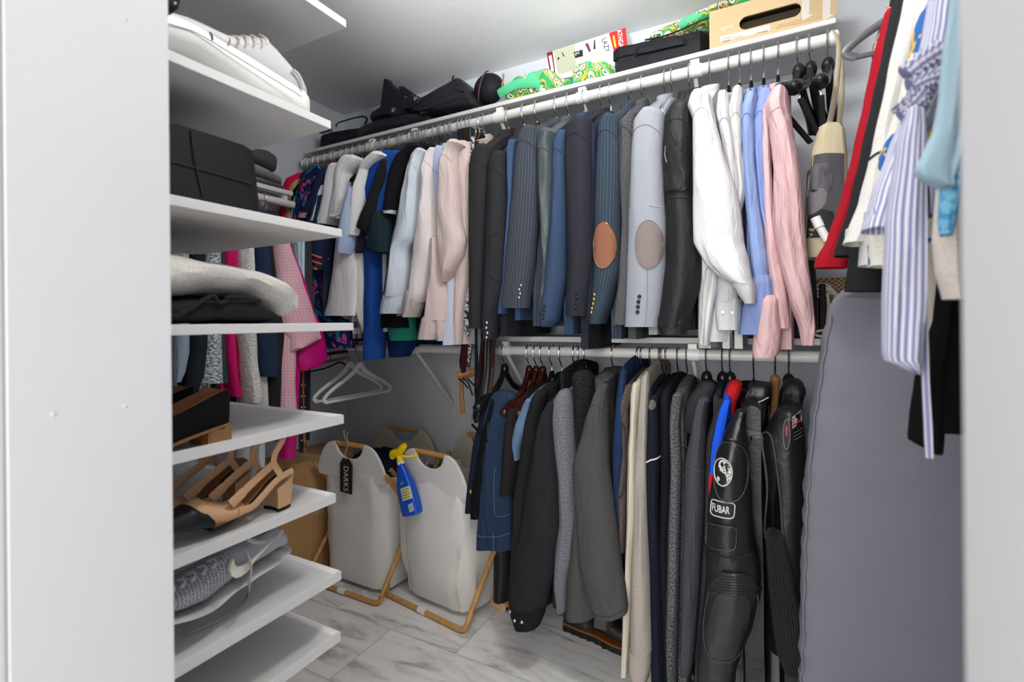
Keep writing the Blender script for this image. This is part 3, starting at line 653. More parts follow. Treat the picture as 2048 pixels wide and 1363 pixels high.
def garment(name, label, cat, mat, sl, group=None, T=.045, hem=None, hang='velvet', hlabel=None, cuff=None, collar=None, x=None, zr=ZU, ys=YS, b=.05, rise=None, dx=0.0,
            body=None, torso=True, fold=.004, seed=None, cuffmat=None, pw=2.2, hw=.205, slname='sleeve', dy=0, drop=.088, topen=True, hyaw=0):
    seed = len(ORG) * .37 if seed is None else seed
    tb = Tube(sl, ys, 'Y', b, pw, fold, seed, dy)
    L, R, _, _ = tb.ends(sl[min(1, len(sl) - 1)][0]); xc = (L.x + R.x) / 2 + dx if x is None else x; zs = tb.ends(sl[0][0])[0].z - .004
    zh = atY(1024, hem, ys).z if hem else zs - .68
    zn = zr - drop; r = max(.03, zn - zs) if rise is None else rise
    t = thing(name, label, cat, (xc, YR, zh), group); g = G(); g.t = t; g.tube = tb; g.x = xc; g.zs = zs; g.zh = zh; g.zn = zs + r; g.mat = mat
    mb = MB(); tb.mesh(mb, opening=topen); g.sleeve = mb.build(slname, mat, t)
    g.T = T; g.rise = r; g.hw = hw; g.seed = seed; g.ctype = collar; g.zr = zr
    if torso: PENDING.append(g)
    if body:                    # the front of the body where it shows beside the sleeve
        tq = Tube([(y, p, q) for y, p, q in body], ys + .02, 'Y', .04, 3, fold, seed + 3); mb = MB(); tq.mesh(mb); mb.build('front_panel', mat, t)
    if cuff:
        tc = Tube(cuff, ys, 'Y', b * .9, 2.6, .001, seed, dy + .0012); mb = MB(); tc.mesh(mb, m=8, top=False); g.cuff = mb.build('cuff', cuffmat or mat, t); g.ctube = tc
    if collar in ('jacket', 'shirt', 'hood') and sl[-1][0] - sl[0][0] > 200:
        y0 = sl[1][0]; _, _, a, c = tb.ends(y0 + 26); seam(g, [(a + (c - a) * f, y0 + 30 - 16 * math.sin(math.pi * f)) for f in (.06, .25, .5, .75, .94)], SEAM(mat), .0008, 'shoulder_seam')
    if hang: hanger(hang, xc, zr, hlabel or hlab(hang, label), None, YR, 0, hyaw)
    return g
def make_collar(g, kind, T, mat=None):
    P = []; rx, ry = max(.018, T * .5), .062 if kind != 'band' else .05; zn = g.zn
    prof_ = {'shirt': [(1.0, -.02, .99), (1.04, .0, 1), (.98, .012, .9), (.86, .015, .84), (.84, .0, .86)], 'jacket': [(1.1, -.035, 1.3), (1.12, -.015, 1.2), (1.02, .012, .95), (.86, .018, .8), (.82, -.004, .84)],
             'band': [(.95, -.012, 1), (.98, .004, 1), (.9, .012, .95), (.8, .004, .9)], 'hood': [(1.35, -.075, 1.25), (1.4, -.045, 1.3), (1.3, -.015, 1.15), (1.05, -.004, .9), (.8, -.02, .8)]}[kind]
    for a, z, c in prof_:
        P.append([Vector((g.x + rx * a * math.cos(q), YR - .004 + ry * c * math.sin(q), zn + z - .020 * (math.sin(q) < -.2) * abs(math.sin(q)) + .012)) for q in [2 * math.pi * k / 24 for k in range(24)]])
    b = MB(); b.grid(P, True, False, False); g.collar = b.build('collar', mat or g.mat, g.t); return g.collar
def buttons(g, pts, mat, r=.0055, name='button'):
    for px, py in pts:
        p = g.tube.front(px, py, .002); b = MB(); b.ball(p, r, 10, 6, (1, .5, 1)); b.build(name, mat, g.t)
def patch(g, cx, cy, rx, ry, mat, name='elbow_patch', off=.003, n=28, pw=2.0, parent=None, rot=0, rim=None):
    """piece sewn on the sleeve: rounded outline in the plane of the sleeve, following its surface"""
    b = MB(); vs = [g.tube.front(cx, cy, off + .0012)]; fs = []; K = 4
    for k in range(1, K + 2):
        for j in range(n):
            q = 2 * math.pi * j / n; kk = min(k, K) / K
            a = math.copysign(abs(math.cos(q)) ** (2 / pw), math.cos(q)) * rx * kk; c = math.copysign(abs(math.sin(q)) ** (2 / pw), math.sin(q)) * ry * kk
            px, py = cx + a * math.cos(rot) - c * math.sin(rot), cy + a * math.sin(rot) + c * math.cos(rot)
            vs.append(g.tube.front(px, py, off if k < K else (off - .0004 if k == K else -.003)))
    fs += [[0, 1 + j, 1 + (j + 1) % n] for j in range(n)]
    for k in range(K):
        fs += [[1 + k * n + j, 1 + (k + 1) * n + j, 1 + (k + 1) * n + (j + 1) % n, 1 + k * n + (j + 1) % n] for j in range(n)]
    o = MB().add(vs, fs); o.uv = [[(vs[i].x, vs[i].z) for i in f] for f in fs]; o = o.build(name, mat, parent or g.t)
    if rim:
        q_ = [g.tube.front(cx + math.copysign(abs(math.cos(q)) ** (2 / pw), math.cos(q)) * rx * math.cos(rot) - math.copysign(abs(math.sin(q)) ** (2 / pw), math.sin(q)) * ry * math.sin(rot), cy + math.copysign(abs(math.cos(q)) ** (2 / pw), math.cos(q)) * rx * math.sin(rot) + math.copysign(abs(math.sin(q)) ** (2 / pw), math.sin(q)) * ry * math.cos(rot), off) for q in [2 * math.pi * j / 40 for j in range(40)]]
        b = MB(); b.tube(q_, rim[1], 6, closed=True); b.build(rim[2] if len(rim) > 2 else 'patch_border', rim[0], o)
    return o
def seam(g, pts, mat, r=.0012, name='seam', tube=None):
    b = MB(); b.tube([(tube or g.tube).front(px, py, .0008) for px, py in [tuple(p) for p in smooth_path([(x, y, 0) for x, y in pts], 5)] for px, py in ((px, py),)] if False else [(tube or g.tube).front(p.x, p.y, .0008) for p in smooth_path([Vector((x, y, 0)) for x, y in pts], 5)], r, 6)
    return b.build(name, mat, g.t)
def fsleeve(g, rows, name='sleeve', mat=None, b=.045, dy=0, ys=None, cuff=None, pw=2.2, opening=True, fold=.004, seed=1, top=True):
    """a second sleeve or hanging piece of the same garment"""
    tb = Tube(rows, YS if ys is None else ys, 'Y', b, pw, fold, seed, dy); mb = MB(); tb.mesh(mb, opening=opening, top=top); mb.build(name, mat or g.mat, g.t); return tb

SHIRT, JKT, TEE = 'shirts on the upper rail', 'suit jackets on the upper rail', 'short sleeved tops on the upper rail'
BLK = fabric((24, 25, 28), 'plain', wr=.8)
# --- left end of the upper rail: tees and polos
g = garment('top', 'hot pink top at the far left end of the upper rail', 'top', fabric((226, 20, 92)), [(352, 602, 614), (362, 582, 612), (375, 577, 602), (430, 570, 592), (600, 566, 588)], TEE, T=.03, hem=650)
g = garment('top', 'mustard yellow top just right of the hot pink one', 'top', fabric((206, 184, 110)), [(360, 605, 616), (375, 592, 610), (395, 586, 603), (412, 582, 598), (560, 580, 594)], TEE, T=.025, hem=640)
g = garment('top', 'slim black top between the mustard and the grey patterned tops', 'top', BLK, [(366, 604, 614), (390, 596, 610), (420, 590, 602), (560, 588, 599)], TEE, T=.02, hem=640)
g = garment('shirt', 'pale grey patterned shirt beside the palm print shirt, left end', 'shirt', fabric((206, 212, 216), 'knit', (158, 170, 178), sc=4), [(372, 603, 612), (395, 597, 609), (420, 591, 605), (440, 589, 603), (600, 588, 602)], TEE, T=.022, hem=640)
palm = fabric((24, 38, 84), 'palm', (20, 140, 170))
g = garment('shirt', 'navy shirt with a bright palm leaf print', 'shirt', palm, [(341, 628, 652), (350, 612, 648), (372, 605, 640), (400, 601, 628), (430, 597, 622), (442, 596, 616)], TEE, T=.03, body=[(440, 608, 626), (520, 616, 640), (600, 622, 650), (650, 628, 700), (696, 632, 706)], hem=696, collar='shirt')
nv = fabric((38, 52, 86)); PEACH = fabric((238, 186, 168), wr=0)
g = garment('polo_shirt', 'navy polo shirt with peach sleeve trim', 'shirt', nv, [(343, 654, 670), (358, 645, 664), (390, 632, 654), (415, 620, 642), (428, 611, 632)], TEE, T=.03, hem=690, cuff=[(427, 610, 632), (438, 606, 624)], cuffmat=PEACH)
g = garment('tee_shirt', 'navy tee with orange striped sleeves, behind the third and fourth rack shelves', 'shirt', fabric((44, 58, 92)), [(395, 632, 660), (440, 620, 660), (500, 621, 660), (506, 622, 661), (524, 623, 659), (541, 634, 656)], TEE, T=.03, hem=692, torso=True, dx=.01, drop=.12)
for k in range(3):
    y = 505 + k * 11; b = MB(); b.tube([g.tube.front(622.5 + (x * (37 - k * 4)) / 8, y + x * 1.9 - 2, .0012) for x in range(9)], .0048, 8, .3, (0, 1, 0)); b.build('orange_stripe', fabric((240, 116, 72), wr=0), g.t)
g = garment('tee_shirt', 'slim white tee left of the pale grey tee', 'shirt', fabric((240, 242, 246)), [(352, 655, 666), (370, 648, 660), (400, 640, 656), (430, 633, 652), (445, 630, 648)], TEE, T=.03, hem=640)
g = garment('top', 'narrow dark navy top between two white tees', 'top', fabric((52, 64, 86)), [(348, 662, 670), (400, 655, 664), (440, 650, 658), (640, 652, 660)], TEE, T=.02, hem=660)
g = garment('tee_shirt', 'pale grey tee with a wide short sleeve', 'shirt', fabric((236, 238, 243)), [(336, 667, 690), (350, 662, 684), (380, 657, 680), (420, 648, 674), (440, 643, 670), (450, 645, 667)], TEE, T=.04, hem=640, collar='band')
g = garment('polo_shirt', 'large white polo shirt with a rolled sleeve and button placket', 'shirt', fabric((255, 255, 255)), [(320, 690, 722), (330, 684, 718), (345, 681, 702), (380, 679, 699), (410, 671, 698), (430, 668, 696), (440, 677, 692)], TEE, hem=632, collar='shirt', T=.06)
fsleeve(g, [(452, 680, 700), (480, 674, 708), (540, 668, 714), (600, 658, 712), (631, 650, 709)], 'front_panel', ys=YS - .02, b=.02, pw=3)
for y in (540, 575, 605): 
    b = MB(); b.ball(atY(672 - (y - 540) * .16, y, YS - .042), .0035, 8, 5, (1, .5, 1)); b.build('button', M['plastic_white'], g.t)
b = MB(); b.tube(smooth_path([g.tube.front(669, 428, .002), g.tube.front(680, 436, .004), g.tube.front(694, 430, .002)]), .006, 8); b.build('rolled_cuff', g.mat, g.t)
g = garment('shirt', 'light blue short sleeved shirt beside the white polo', 'shirt', fabric((186, 206, 240)), [(382, 702, 718), (420, 695, 714), (460, 686, 710), (490, 682, 706), (508, 684, 700)], TEE, T=.035, hem=560, dy=.045)
g = garment('polo_shirt', 'white polo shirt with hemmed sleeve, left of the black tee', 'shirt', fabric((255, 255, 255)), [(314, 748, 778), (325, 735, 764), (340, 727, 742), (380, 716, 736), (440, 708, 730), (472, 704, 722)], TEE, T=.045, dy=.03, body=[(500, 716, 744), (560, 714, 743), (610, 718, 742), (662, 732, 742)], hem=664, collar='shirt')
g = garment('plaid_shirt', 'navy and white plaid shirt hanging low left of the blue sleeve', 'shirt', fabric((70, 70, 98), 'plaid', (190, 188, 194), sc=1.5), [(440, 706, 722), (520, 707, 722), (600, 708, 723), (640, 711, 724), (676, 713, 724)], TEE, T=.03, hem=676, ys=YS + .03, rise=.24, drop=.1)
g = garment('tee_shirt', 'black tee with shoulder seam beside the royal blue tee', 'shirt', fabric((44, 46, 58)), [(320, 738, 760), (340, 733, 750), (400, 729, 746), (450, 726, 742), (490, 722, 740), (508, 719, 736)], TEE, T=.03, hem=560)
BLU = fabric((12, 74, 160)); BL2 = fabric((24, 72, 150))
g = garment('tee_shirt', 'royal blue tee in the middle of the left half of the rail', 'shirt', BLU, [(312, 768, 790), (320, 750, 788), (345, 744, 776), (380, 741, 762), (408, 739, 748)], TEE, T=.045, hem=600, collar='band')
g = garment('tee_shirt', 'brownish black tee whose sleeve crosses the royal blue tee', 'shirt', fabric((42, 40, 46)), [(325, 768, 782), (350, 760, 778), (400, 745, 764), (440, 727, 757), (455, 721, 748), (466, 734, 743)], TEE, T=.03, hem=560, dy=.03)
g = garment('polo_shirt', 'royal blue polo shirt right of the black tee', 'shirt', BL2, [(310, 790, 808), (325, 776, 803), (360, 766, 794), (400, 759, 786), (437, 755, 775)], TEE, T=.04, hem=600, collar='shirt')
g = garment('tee_shirt', 'dark teal tee with small white lettering on its sleeve', 'shirt', fabric((40, 62, 72)), [(430, 752, 778), (450, 746, 782), (480, 738, 785), (500, 736, 788), (506, 755, 787)], TEE, T=.035, hem=590, rise=.26, dy=.01)
text_mesh('sleeve_lettering', 'ooocx', .014, lambda u, v: g.tube.front(746 + u * 340, 477 - v * 520, .0016), M['cream'], g.t)
g = garment('long_sleeve_tee', 'royal blue long sleeved tee reaching down to the lower rail', 'shirt', fabric((24, 72, 150)), [(440, 742, 766), (495, 735, 764), (560, 737, 764), (640, 734, 767), (700, 733, 763), (718, 734, 761)], TEE, T=.04, hem=640, rise=.3, ys=YS + .02, drop=.1)
g = garment('polo_shirt', 'black polo shirt with white tipped sleeve', 'shirt', fabric((30, 31, 36)), [(298, 818, 852), (320, 796, 826), (350, 785, 812), (400, 777, 804), (424, 774, 799)], TEE, T=.04, hem=600, cuff=[(423, 773, 799), (430, 776, 797)], cuffmat=fabric((225, 225, 225), wr=0), collar='band')
GRN = fabric((18, 110, 70), wr=.2)
g = garment('polo_shirt', 'dark polo shirt with green and white banded sleeve', 'shirt', fabric((38, 40, 46)), [(400, 780, 800), (430, 775, 796), (452, 772, 792)], TEE, T=.03, hem=676, cuff=[(451, 772, 793), (468, 773, 791)], cuffmat=GRN, rise=.2, ys=YS + .02)
b = MB(); b.tube([g.ctube.front(772.5 + k * 2.4, 459 + k * .25, .0012) for k in range(9)], .0035, 8, .3, (0, 1, 0)); b.build('white_band', M['cream'], g.t)
fsleeve(g, [(466, 776, 796), (520, 784, 802), (560, 790, 802)], 'green_lining', GRN, ys=YS + .035)
g = garment('tee_shirt', 'teal green tee whose hem shows under the black shirt', 'shirt', fabric((40, 140, 120)), [(560, 785, 826), (640, 776, 827), (680, 786, 829)], TEE, T=.04, hem=684, rise=.42, ys=YS + .06, slname='hem_fold')
g = garment('tee_shirt', 'dark blue tee showing lowest under the teal hem', 'shirt', fabric((18, 52, 106)), [(620, 776, 828), (690, 780, 828), (713, 786, 813)], TEE, T=.04, hem=700, rise=.52, ys=YS + .085, slname='hem_fold')
g = garment('shirt', 'black long shirt left of the pale blue dress shirt', 'shirt', fabric((26, 26, 29)), [(297, 836, 866), (310, 822, 852), (340, 810, 836), (400, 799, 826), (500, 790, 812), (600, 772, 812), (655, 768, 818)], SHIRT, T=.04, hem=660, collar='band', ys=YS + .035)
PB = fabric((222, 233, 244), 'plain', wr=1.2, mott=.04, rough=.75)
g = garment('dress_shirt', 'pale blue dress shirt with long cuffed sleeve', 'shirt', PB, [(304, 836, 852), (314, 829, 846), (350, 820, 843), (400, 808, 840), (445, 798, 839), (475, 791, 833), (500, 787, 816), (540, 782, 819), (585, 776, 815), (593, 775, 811)], SHIRT, T=.045, hem=640, collar='shirt', cuff=[(590, 773, 811), (612, 768, 808), (627, 767, 801)], fold=.006, dy=.02)
fsleeve(g, [(470, 814, 834), (520, 812, 830), (580, 812, 826), (632, 800, 812)], 'sleeve', fabric((158, 162, 170), 'plain', wr=1.5), ys=YS + .03)
g = garment('dress_shirt', 'white and pink fine check dress shirt with folded sleeve', 'shirt', fabric((244, 238, 236), 'check', (226, 208, 208), wr=1.0, sc=.8, mott=.04), [(303, 862, 878), (312, 857, 874), (340, 850, 873), (400, 845, 875), (450, 839, 880), (485, 834, 883), (505, 832, 882), (525, 830, 872), (560, 828, 860), (585, 825, 856), (604, 828, 846)], SHIRT, T=.04, hem=640, collar='shirt', fold=.006, dy=.015)
fsleeve(g, [(585, 818, 846), (612, 815, 842), (634, 813, 834)], 'cuff', fabric((196, 186, 178), 'plain', wr=1.5), dy=.02)
g = garment('dress_shirt', 'lavender blue dress shirt glimpsed beside the check shirt', 'shirt', fabric((186, 196, 232)), [(298, 876, 890), (330, 872, 888), (380, 871, 886), (460, 877, 888), (560, 872, 886)], SHIRT, T=.03, hem=620, collar='shirt')
g = garment('dress_shirt', 'white shirt with blue pin checks left of the pink shirt', 'shirt', fabric((226, 230, 238), 'check', (120, 140, 190), sc=.9), [(300, 890, 902), (340, 884, 898), (400, 886, 900), (520, 898, 912), (580, 899, 917), (620, 899, 916), (660, 896, 914), (689, 893, 913)], SHIRT, T=.03, hem=640, dy=-.01)
PK = fabric((222, 202, 198), 'plain', wr=1.0, mott=.04, rough=.8)
g = garment('dress_shirt', 'dusty pink dress shirt with its sleeve turned back, left of the tie hanger', 'shirt', PK, [(290, 902, 926), (302, 895, 914), (330, 888, 914), (360, 883, 917), (400, 879, 919), (440, 878, 922), (480, 880, 931), (510, 884, 926), (540, 887, 911), (564, 887, 894)], SHIRT, body=[(292, 918, 942), (330, 914, 946), (400, 918, 947), (480, 926, 947), (560, 915, 942), (640, 911, 930), (688, 914, 925)], hem=690, collar='shirt', T=.055, dy=.035, fold=.005)
t2 = fsleeve(g, [(480, 868, 890), (540, 864, 890), (600, 857, 898), (640, 852, 896)], dy=.02, fold=.007, seed=4)
fsleeve(g, [(637, 849, 883), (660, 844, 880), (678, 842, 873)], 'cuff', dy=.024, fold=.001); fsleeve(g, [(640, 878, 898), (665, 878, 896), (681, 880, 892)], 'cuff', dy=.012, fold=.002)

# --- suit jackets
def suit(x): return fabric(x, 'plain', wr=.55, mott=.12, rough=.85)
g = garment('suit_jacket', 'charcoal brown suit jacket right of the tie hanger', 'jacket', suit((58, 57, 58)), [(300, 957, 985), (314, 947, 984), (350, 943, 983), (450, 943, 978), (560, 944, 974), (656, 944, 971)], JKT, T=.055, hem=668, hang='wood', collar='jacket', fold=.003)
g = garment('suit_jacket', 'dark charcoal suit jacket with silver cuff buttons and stitched elbow patch', 'jacket', suit((56, 58, 63)), [(314, 990, 1018), (330, 981, 1017), (400, 978, 1017), (470, 975, 1015), (560, 971, 1010), (640, 970, 996), (677, 972, 991)], JKT, T=.055, hem=672, hang='velvet', collar='jacket', fold=.003)
buttons(g, [(986, 645), (984, 655), (985, 665), (983, 674)], M['silver'], .0062, 'cuff_button')
seam(g, [(1010, 468), (998, 478), (990, 500), (990, 530), (996, 555), (1008, 566)], M['black'], .0016, 'patch_stitching')
g = garment('suit_jacket', 'narrow blue jacket squeezed left of the grey pinstripe one', 'jacket', suit((62, 86, 124)), [(284, 1022, 1034), (300, 1018, 1032), (400, 1018, 1030), (560, 1008, 1020), (627, 999, 1012)], JKT, T=.03, hem=640, hang='wood', dy=.005)
PIN = fabric((68, 74, 84), 'pinstripe', (150, 156, 166), wr=.6, mott=.1)
g = garment('suit_jacket', 'grey pinstripe suit jacket with metal cuff buttons, left of the satin jacket', 'jacket', PIN, [(264, 1048, 1084), (276, 1038, 1083), (320, 1032, 1082), (370, 1028, 1081), (430, 1022, 1078), (520, 1014, 1070), (616, 1004, 1058)], JKT, T=.06, hem=652, hang='wood', collar='jacket', fold=.004, dx=.015)
buttons(g, [(1053, 572), (1050, 580), (1051, 588), (1049, 596)], M['silver'], .0055, 'cuff_button')
g = garment('satin_jacket', 'shiny grey satin jacket between pinstripe and blue jackets', 'jacket', fabric((74, 84, 88), 'plain', wr=.8, mott=.05, rough=.35, spec=.6), [(270, 1082, 1118), (290, 1077, 1112), (350, 1080, 1113), (440, 1084, 1112), (530, 1088, 1104), (622, 1078, 1094)], JKT, T=.05, hem=652, hang='wood', collar='jacket')
g = garment('suit_jacket', 'medium blue suit jacket with black cuff buttons', 'jacket', fabric((64, 84, 114), 'plain', wr=.5, mott=.14), [(270, 1117, 1140), (290, 1109, 1136), (350, 1107, 1135), (450, 1103, 1136), (560, 1092, 1133), (640, 1083, 1118), (653, 1088, 1108)], JKT, T=.045, hem=668, hang='wood', collar='jacket', dx=.01)
buttons(g, [(1102, 612), (1101, 620), (1100, 628), (1099, 636)], M['ink'], .0055, 'cuff_button')
g = garment('suit_jacket', 'dark navy suit jacket with black cuff buttons, right of the blue one', 'jacket', suit((54, 56, 66)), [(248, 1143, 1184), (262, 1134, 1186), (320, 1132, 1186), (420, 1134, 1188), (520, 1137, 1188), (632, 1134, 1176)], JKT, T=.06, hem=696, hang='wood', collar='jacket', fold=.004, dx=.01)
buttons(g, [(1163, 586), (1164, 596), (1163, 606), (1162, 615)], M['ink'], .006, 'cuff_button')
g = garment('suit_jacket', 'thin dark navy jacket squeezed before the patched pinstripe jacket', 'jacket', suit((44, 52, 70)), [(254, 1182, 1198), (400, 1184, 1196), (520, 1182, 1194), (640, 1176, 1188)], JKT, T=.028, hem=650, hang='velvet', dy=-.015)
g = garment('suit_jacket', 'blue grey pinstripe jacket with a brown suede elbow patch', 'jacket', fabric((56, 68, 82), 'pinstripe', (128, 142, 156), wr=.5, mott=.08), [(242, 1206, 1242), (256, 1198, 1243), (330, 1194, 1245), (430, 1191, 1243), (540, 1190, 1242), (600, 1186, 1227), (647, 1181, 1211)], JKT, T=.055, hem=676, hang='velvet', collar='jacket', fold=.003, dx=.01)
patch(g, 1216, 494, 23.5, 45, fabric((138, 92, 70), 'plain', wr=.2, mott=.1), rim=(M['brass'], .0008, 'patch_stitching'))
buttons(g, [(1197, 590), (1196, 599), (1194, 608), (1192, 617), (1191, 625)], M['brass'], .0056, 'cuff_button')
g = garment('tweed_jacket', 'dark grey tweed jacket between the two patched jackets', 'jacket', fabric((52, 52, 55), 'tweed', (104, 104, 108), wr=.4), [(232, 1254, 1276), (250, 1239, 1272), (350, 1241, 1268), (450, 1245, 1264), (550, 1240, 1262), (649, 1228, 1258)], JKT, T=.04, hem=676, hang='velvet', collar='jacket')
LG = fabric((158, 162, 170), 'plain', wr=.5, mott=.12)
g = garment('suit_jacket', 'light grey suit jacket with a taupe elbow patch', 'jacket', LG, [(230, 1280, 1330), (246, 1268, 1330), (320, 1263, 1326), (400, 1260, 1330), (450, 1258, 1333), (540, 1255, 1332), (600, 1252, 1326), (653, 1250, 1319)], JKT, T=.06, hem=668, hang='wood', collar='jacket', fold=.003, dx=.01)
patch(g, 1305, 493, 26.5, 47, fabric((128, 116, 114), 'plain', wr=.2, mott=.08), rim=(newmat('taupe_thread', (100, 90, 90), .8)[0], .0008, 'patch_stitching'))
buttons(g, [(1288, 594), (1286, 604), (1285, 614), (1284, 624)], M['ink'], .0062, 'cuff_button'); seam(g, [(1303, 540), (1302, 600), (1298, 650)], newmat('grey_thread', (120, 122, 128), .8)[0], .0012, 'sleeve_vent')
seam(g, [(1306, 416), (1318, 418), (1330, 417)], newmat('pale_thread', (190, 192, 198), .8)[0], .001, 'flap_seam')
g = garment('dress_shirt', 'striped shirt showing as a thin strip left of the black bomber', 'shirt', fabric((214, 216, 222), 'stripe', (90, 96, 120), sc=.5), [(228, 1322, 1334), (330, 1318, 1330), (420, 1322, 1332), (660, 1318, 1330)], SHIRT, T=.025, hem=660, dy=-.02)
BMB = fabric((38, 38, 41), 'plain', wr=.9, mott=.06, rough=.55, spec=.45)
g = garment('bomber_jacket', 'black bomber jacket with a zipped sleeve pocket', 'jacket', BMB, [(216, 1342, 1390), (234, 1331, 1388), (300, 1326, 1388), (395, 1332, 1390), (450, 1333, 1397), (530, 1332, 1408), (560, 1328, 1404), (640, 1318, 1380), (655, 1316, 1376)], 'jackets on the upper rail', T=.07, hem=660, hang='velvet', collar='jacket', fold=.006, cuff=[(632, 1317, 1380), (652, 1316, 1377), (668, 1322, 1373)])
o = patch(g, 1356, 347, 28, 44, BMB, 'sleeve_pocket', .007, pw=5); patch(g, 1352, 368, 20, 20, BMB, 'pocket_flap', .011, pw=5, parent=o)
b = MB(); b.tube([g.tube.front(1338, 302, .012), g.tube.front(1336, 318, .014), g.tube.front(1340, 334, .014)], .0022, 8); b.build('zip_pull', M['silver'], g.t)
buttons(g, [(1364, 645)], M['ink'], .006, 'cuff_button'); seam(g, [(1334, 404), (1360, 402), (1392, 404)], M['ink'], .002)
# --- white, blue and pink dress shirts
WH = fabric((222, 223, 225), 'plain', wr=1.15, mott=.03, rough=.8); WH2 = fabric((210, 211, 214), 'plain', wr=1.2, mott=.03, rough=.8)
g = garment('dress_shirt', 'bright white dress shirt whose long sleeve swings over its neighbours', 'shirt', WH, [(196, 1382, 1424), (214, 1376, 1426), (240, 1386, 1432), (300, 1386, 1446), (390, 1386, 1476), (430, 1386, 1483), (485, 1387, 1489), (525, 1408, 1499, .01), (555, 1438, 1504, .02), (568, 1462, 1508, .02)], SHIRT, T=.06, hem=690, collar='shirt', fold=.006, dy=.045, cuff=[(564, 1462, 1509, .02), (585, 1475, 1512, .02), (607, 1489, 1511, .02)], dx=.0, body=[(480, 1400, 1446), (560, 1402, 1440), (690, 1398, 1420)])
g = garment('dress_shirt', 'white dress shirt with a two button cuff, second white one', 'shirt', WH2, [(190, 1436, 1458), (230, 1432, 1462), (300, 1446, 1470), (400, 1462, 1484), (520, 1440, 1480), (603, 1432, 1478)], SHIRT, drop=.126, T=.03, hem=690, collar='shirt', cuff=[(598, 1431, 1481), (630, 1431, 1483), (659, 1434, 1481)])
for px, py in ((1449, 625), (1468, 625)):
    b = MB(); b.ball(g.ctube.front(px, py, .001), .0052, 10, 6, (1, .5, 1)); b.build('cuff_button', M['plastic_white'], g.t)
g = garment('dress_shirt', 'ivory dress shirt, third of the white ones, beside the blue shirts', 'shirt', fabric((216, 215, 210), 'plain', wr=1.2, mott=.03), [(180, 1466, 1486), (220, 1457, 1486), (300, 1466, 1486), (370, 1476, 1492), (395, 1474, 1490), (430, 1468, 1482)], SHIRT, drop=.126, T=.035, hem=690, collar='shirt')
fsleeve(g, [(540, 1410, 1432), (600, 1404, 1420), (650, 1401, 1415), (688, 1399, 1412)], 'sleeve', ys=YS + .0, fold=.002); fsleeve(g, [(560, 1420, 1446), (640, 1412, 1470), (682, 1412, 1462)], 'shirt_tail', ys=YS + .05)
LB = fabric((146, 168, 218), 'plain', wr=1.2, mott=.03, rough=.8); LB2 = fabric((140, 160, 212), 'plain', wr=1.2, mott=.03, rough=.8)
g = garment('dress_shirt', 'sky blue dress shirt, left of the two blue ones', 'shirt', LB, [(194, 1490, 1516), (222, 1482, 1512), (240, 1482, 1510), (320, 1485, 1510), (400, 1490, 1518), (480, 1497, 1530), (520, 1500, 1536), (600, 1512, 1534), (622, 1514, 1528)], SHIRT, drop=.126, T=.04, hem=664, collar='shirt', fold=.005)
g = garment('dress_shirt', 'sky blue dress shirt, right of the two, with a wide shirt tail', 'shirt', LB2, [(186, 1520, 1546), (216, 1511, 1540), (240, 1508, 1534), (300, 1509, 1532), (400, 1516, 1536), (480, 1530, 1544), (560, 1522, 1540), (596, 1514, 1526)], SHIRT, drop=.126, T=.04, hem=664, collar='shirt', fold=.005, dy=-.01)
fsleeve(g, [(560, 1500, 1546), (620, 1484, 1556), (668, 1476, 1562)], 'shirt_tail', ys=YS - .0, fold=.004)
PNK = fabric((226, 188, 190), 'plain', wr=1.3, mott=.03, rough=.8)
g = garment('dress_shirt', 'rose pink dress shirt at the right end of the shirts', 'shirt', PNK, [(186, 1540, 1576), (215, 1528, 1580), (255, 1538, 1586), (340, 1547, 1601), (440, 1545, 1609), (520, 1558, 1616), (600, 1578, 1626), (660, 1598, 1632), (690, 1603, 1627)], SHIRT, drop=.126, T=.06, hem=690, collar='shirt', fold=.007, dx=.005, dy=.02)
fsleeve(g, [(218, 1520, 1540), (300, 1522, 1542), (420, 1525, 1548), (500, 1531, 1558), (600, 1544, 1576), (656, 1555, 1581)], 'sleeve', ys=YS + .005, fold=.006); fsleeve(g, [(600, 1520, 1560), (655, 1508, 1563), (700, 1504, 1561), (713, 1506, 1551)], 'shirt_tail', dy=.0, ys=YS - .01, fold=.003)

finish_torsos()

# ------------------------------------------------------------------ more hooks crowded together at the left of the upper rail
for k, px in enumerate((612, 622, 633, 643, 655, 668, 676, 688, 700, 712, 726, 736, 748, 759, 771, 783, 801, 812, 831, 846, 858, 882, 896, 908, 921)):
    p = atY(px, 325 - .2347 * (px - 610), YR); hanger('velvet', p.x, ZU, 'slim black hanger crowded among the shirts on the left half of the upper rail', 'crowded slim hangers on the upper rail', None, random.Random(k).uniform(-.03, .03))

# ------------------------------------------------------------------ ties and belts on the ring hanger
xh = atY(962, 241, YR).x
t = thing('tie_hanger', 'chrome ring tie hanger with a dark leather pad on the upper rail', 'hanger', (xh, YR, ZU - .12))
b = MB(); b.tube([p + Vector((xh, YR, ZU)) for p in hook_path()], .0022, 6); b.build('hook', M['chrome'], t)
b = MB(); b.tube([Vector((xh + .045 * math.cos(q), YR - .06 + .055 * math.sin(q), ZU - .075 + .01 * math.cos(q))) for q in [2 * math.pi * k / 24 for k in range(24)]], .0035, 8, closed=True); b.build('ring', M['silver'], t)
b = MB(); P = []
for z, k in ((ZU - .075, .8), (ZU - .08, 1), (ZU - .125, 1), (ZU - .13, .85)): P.append([Vector((xh + .012 + a * .032 * k, YR - .06 + c * .09 * k, z)) for a, c in ((-1, -1), (1, -1), (1, 1), (-1, 1))])
b.grid(P); b.build('leather_pad', M['blackleather'], t, .006, 2)
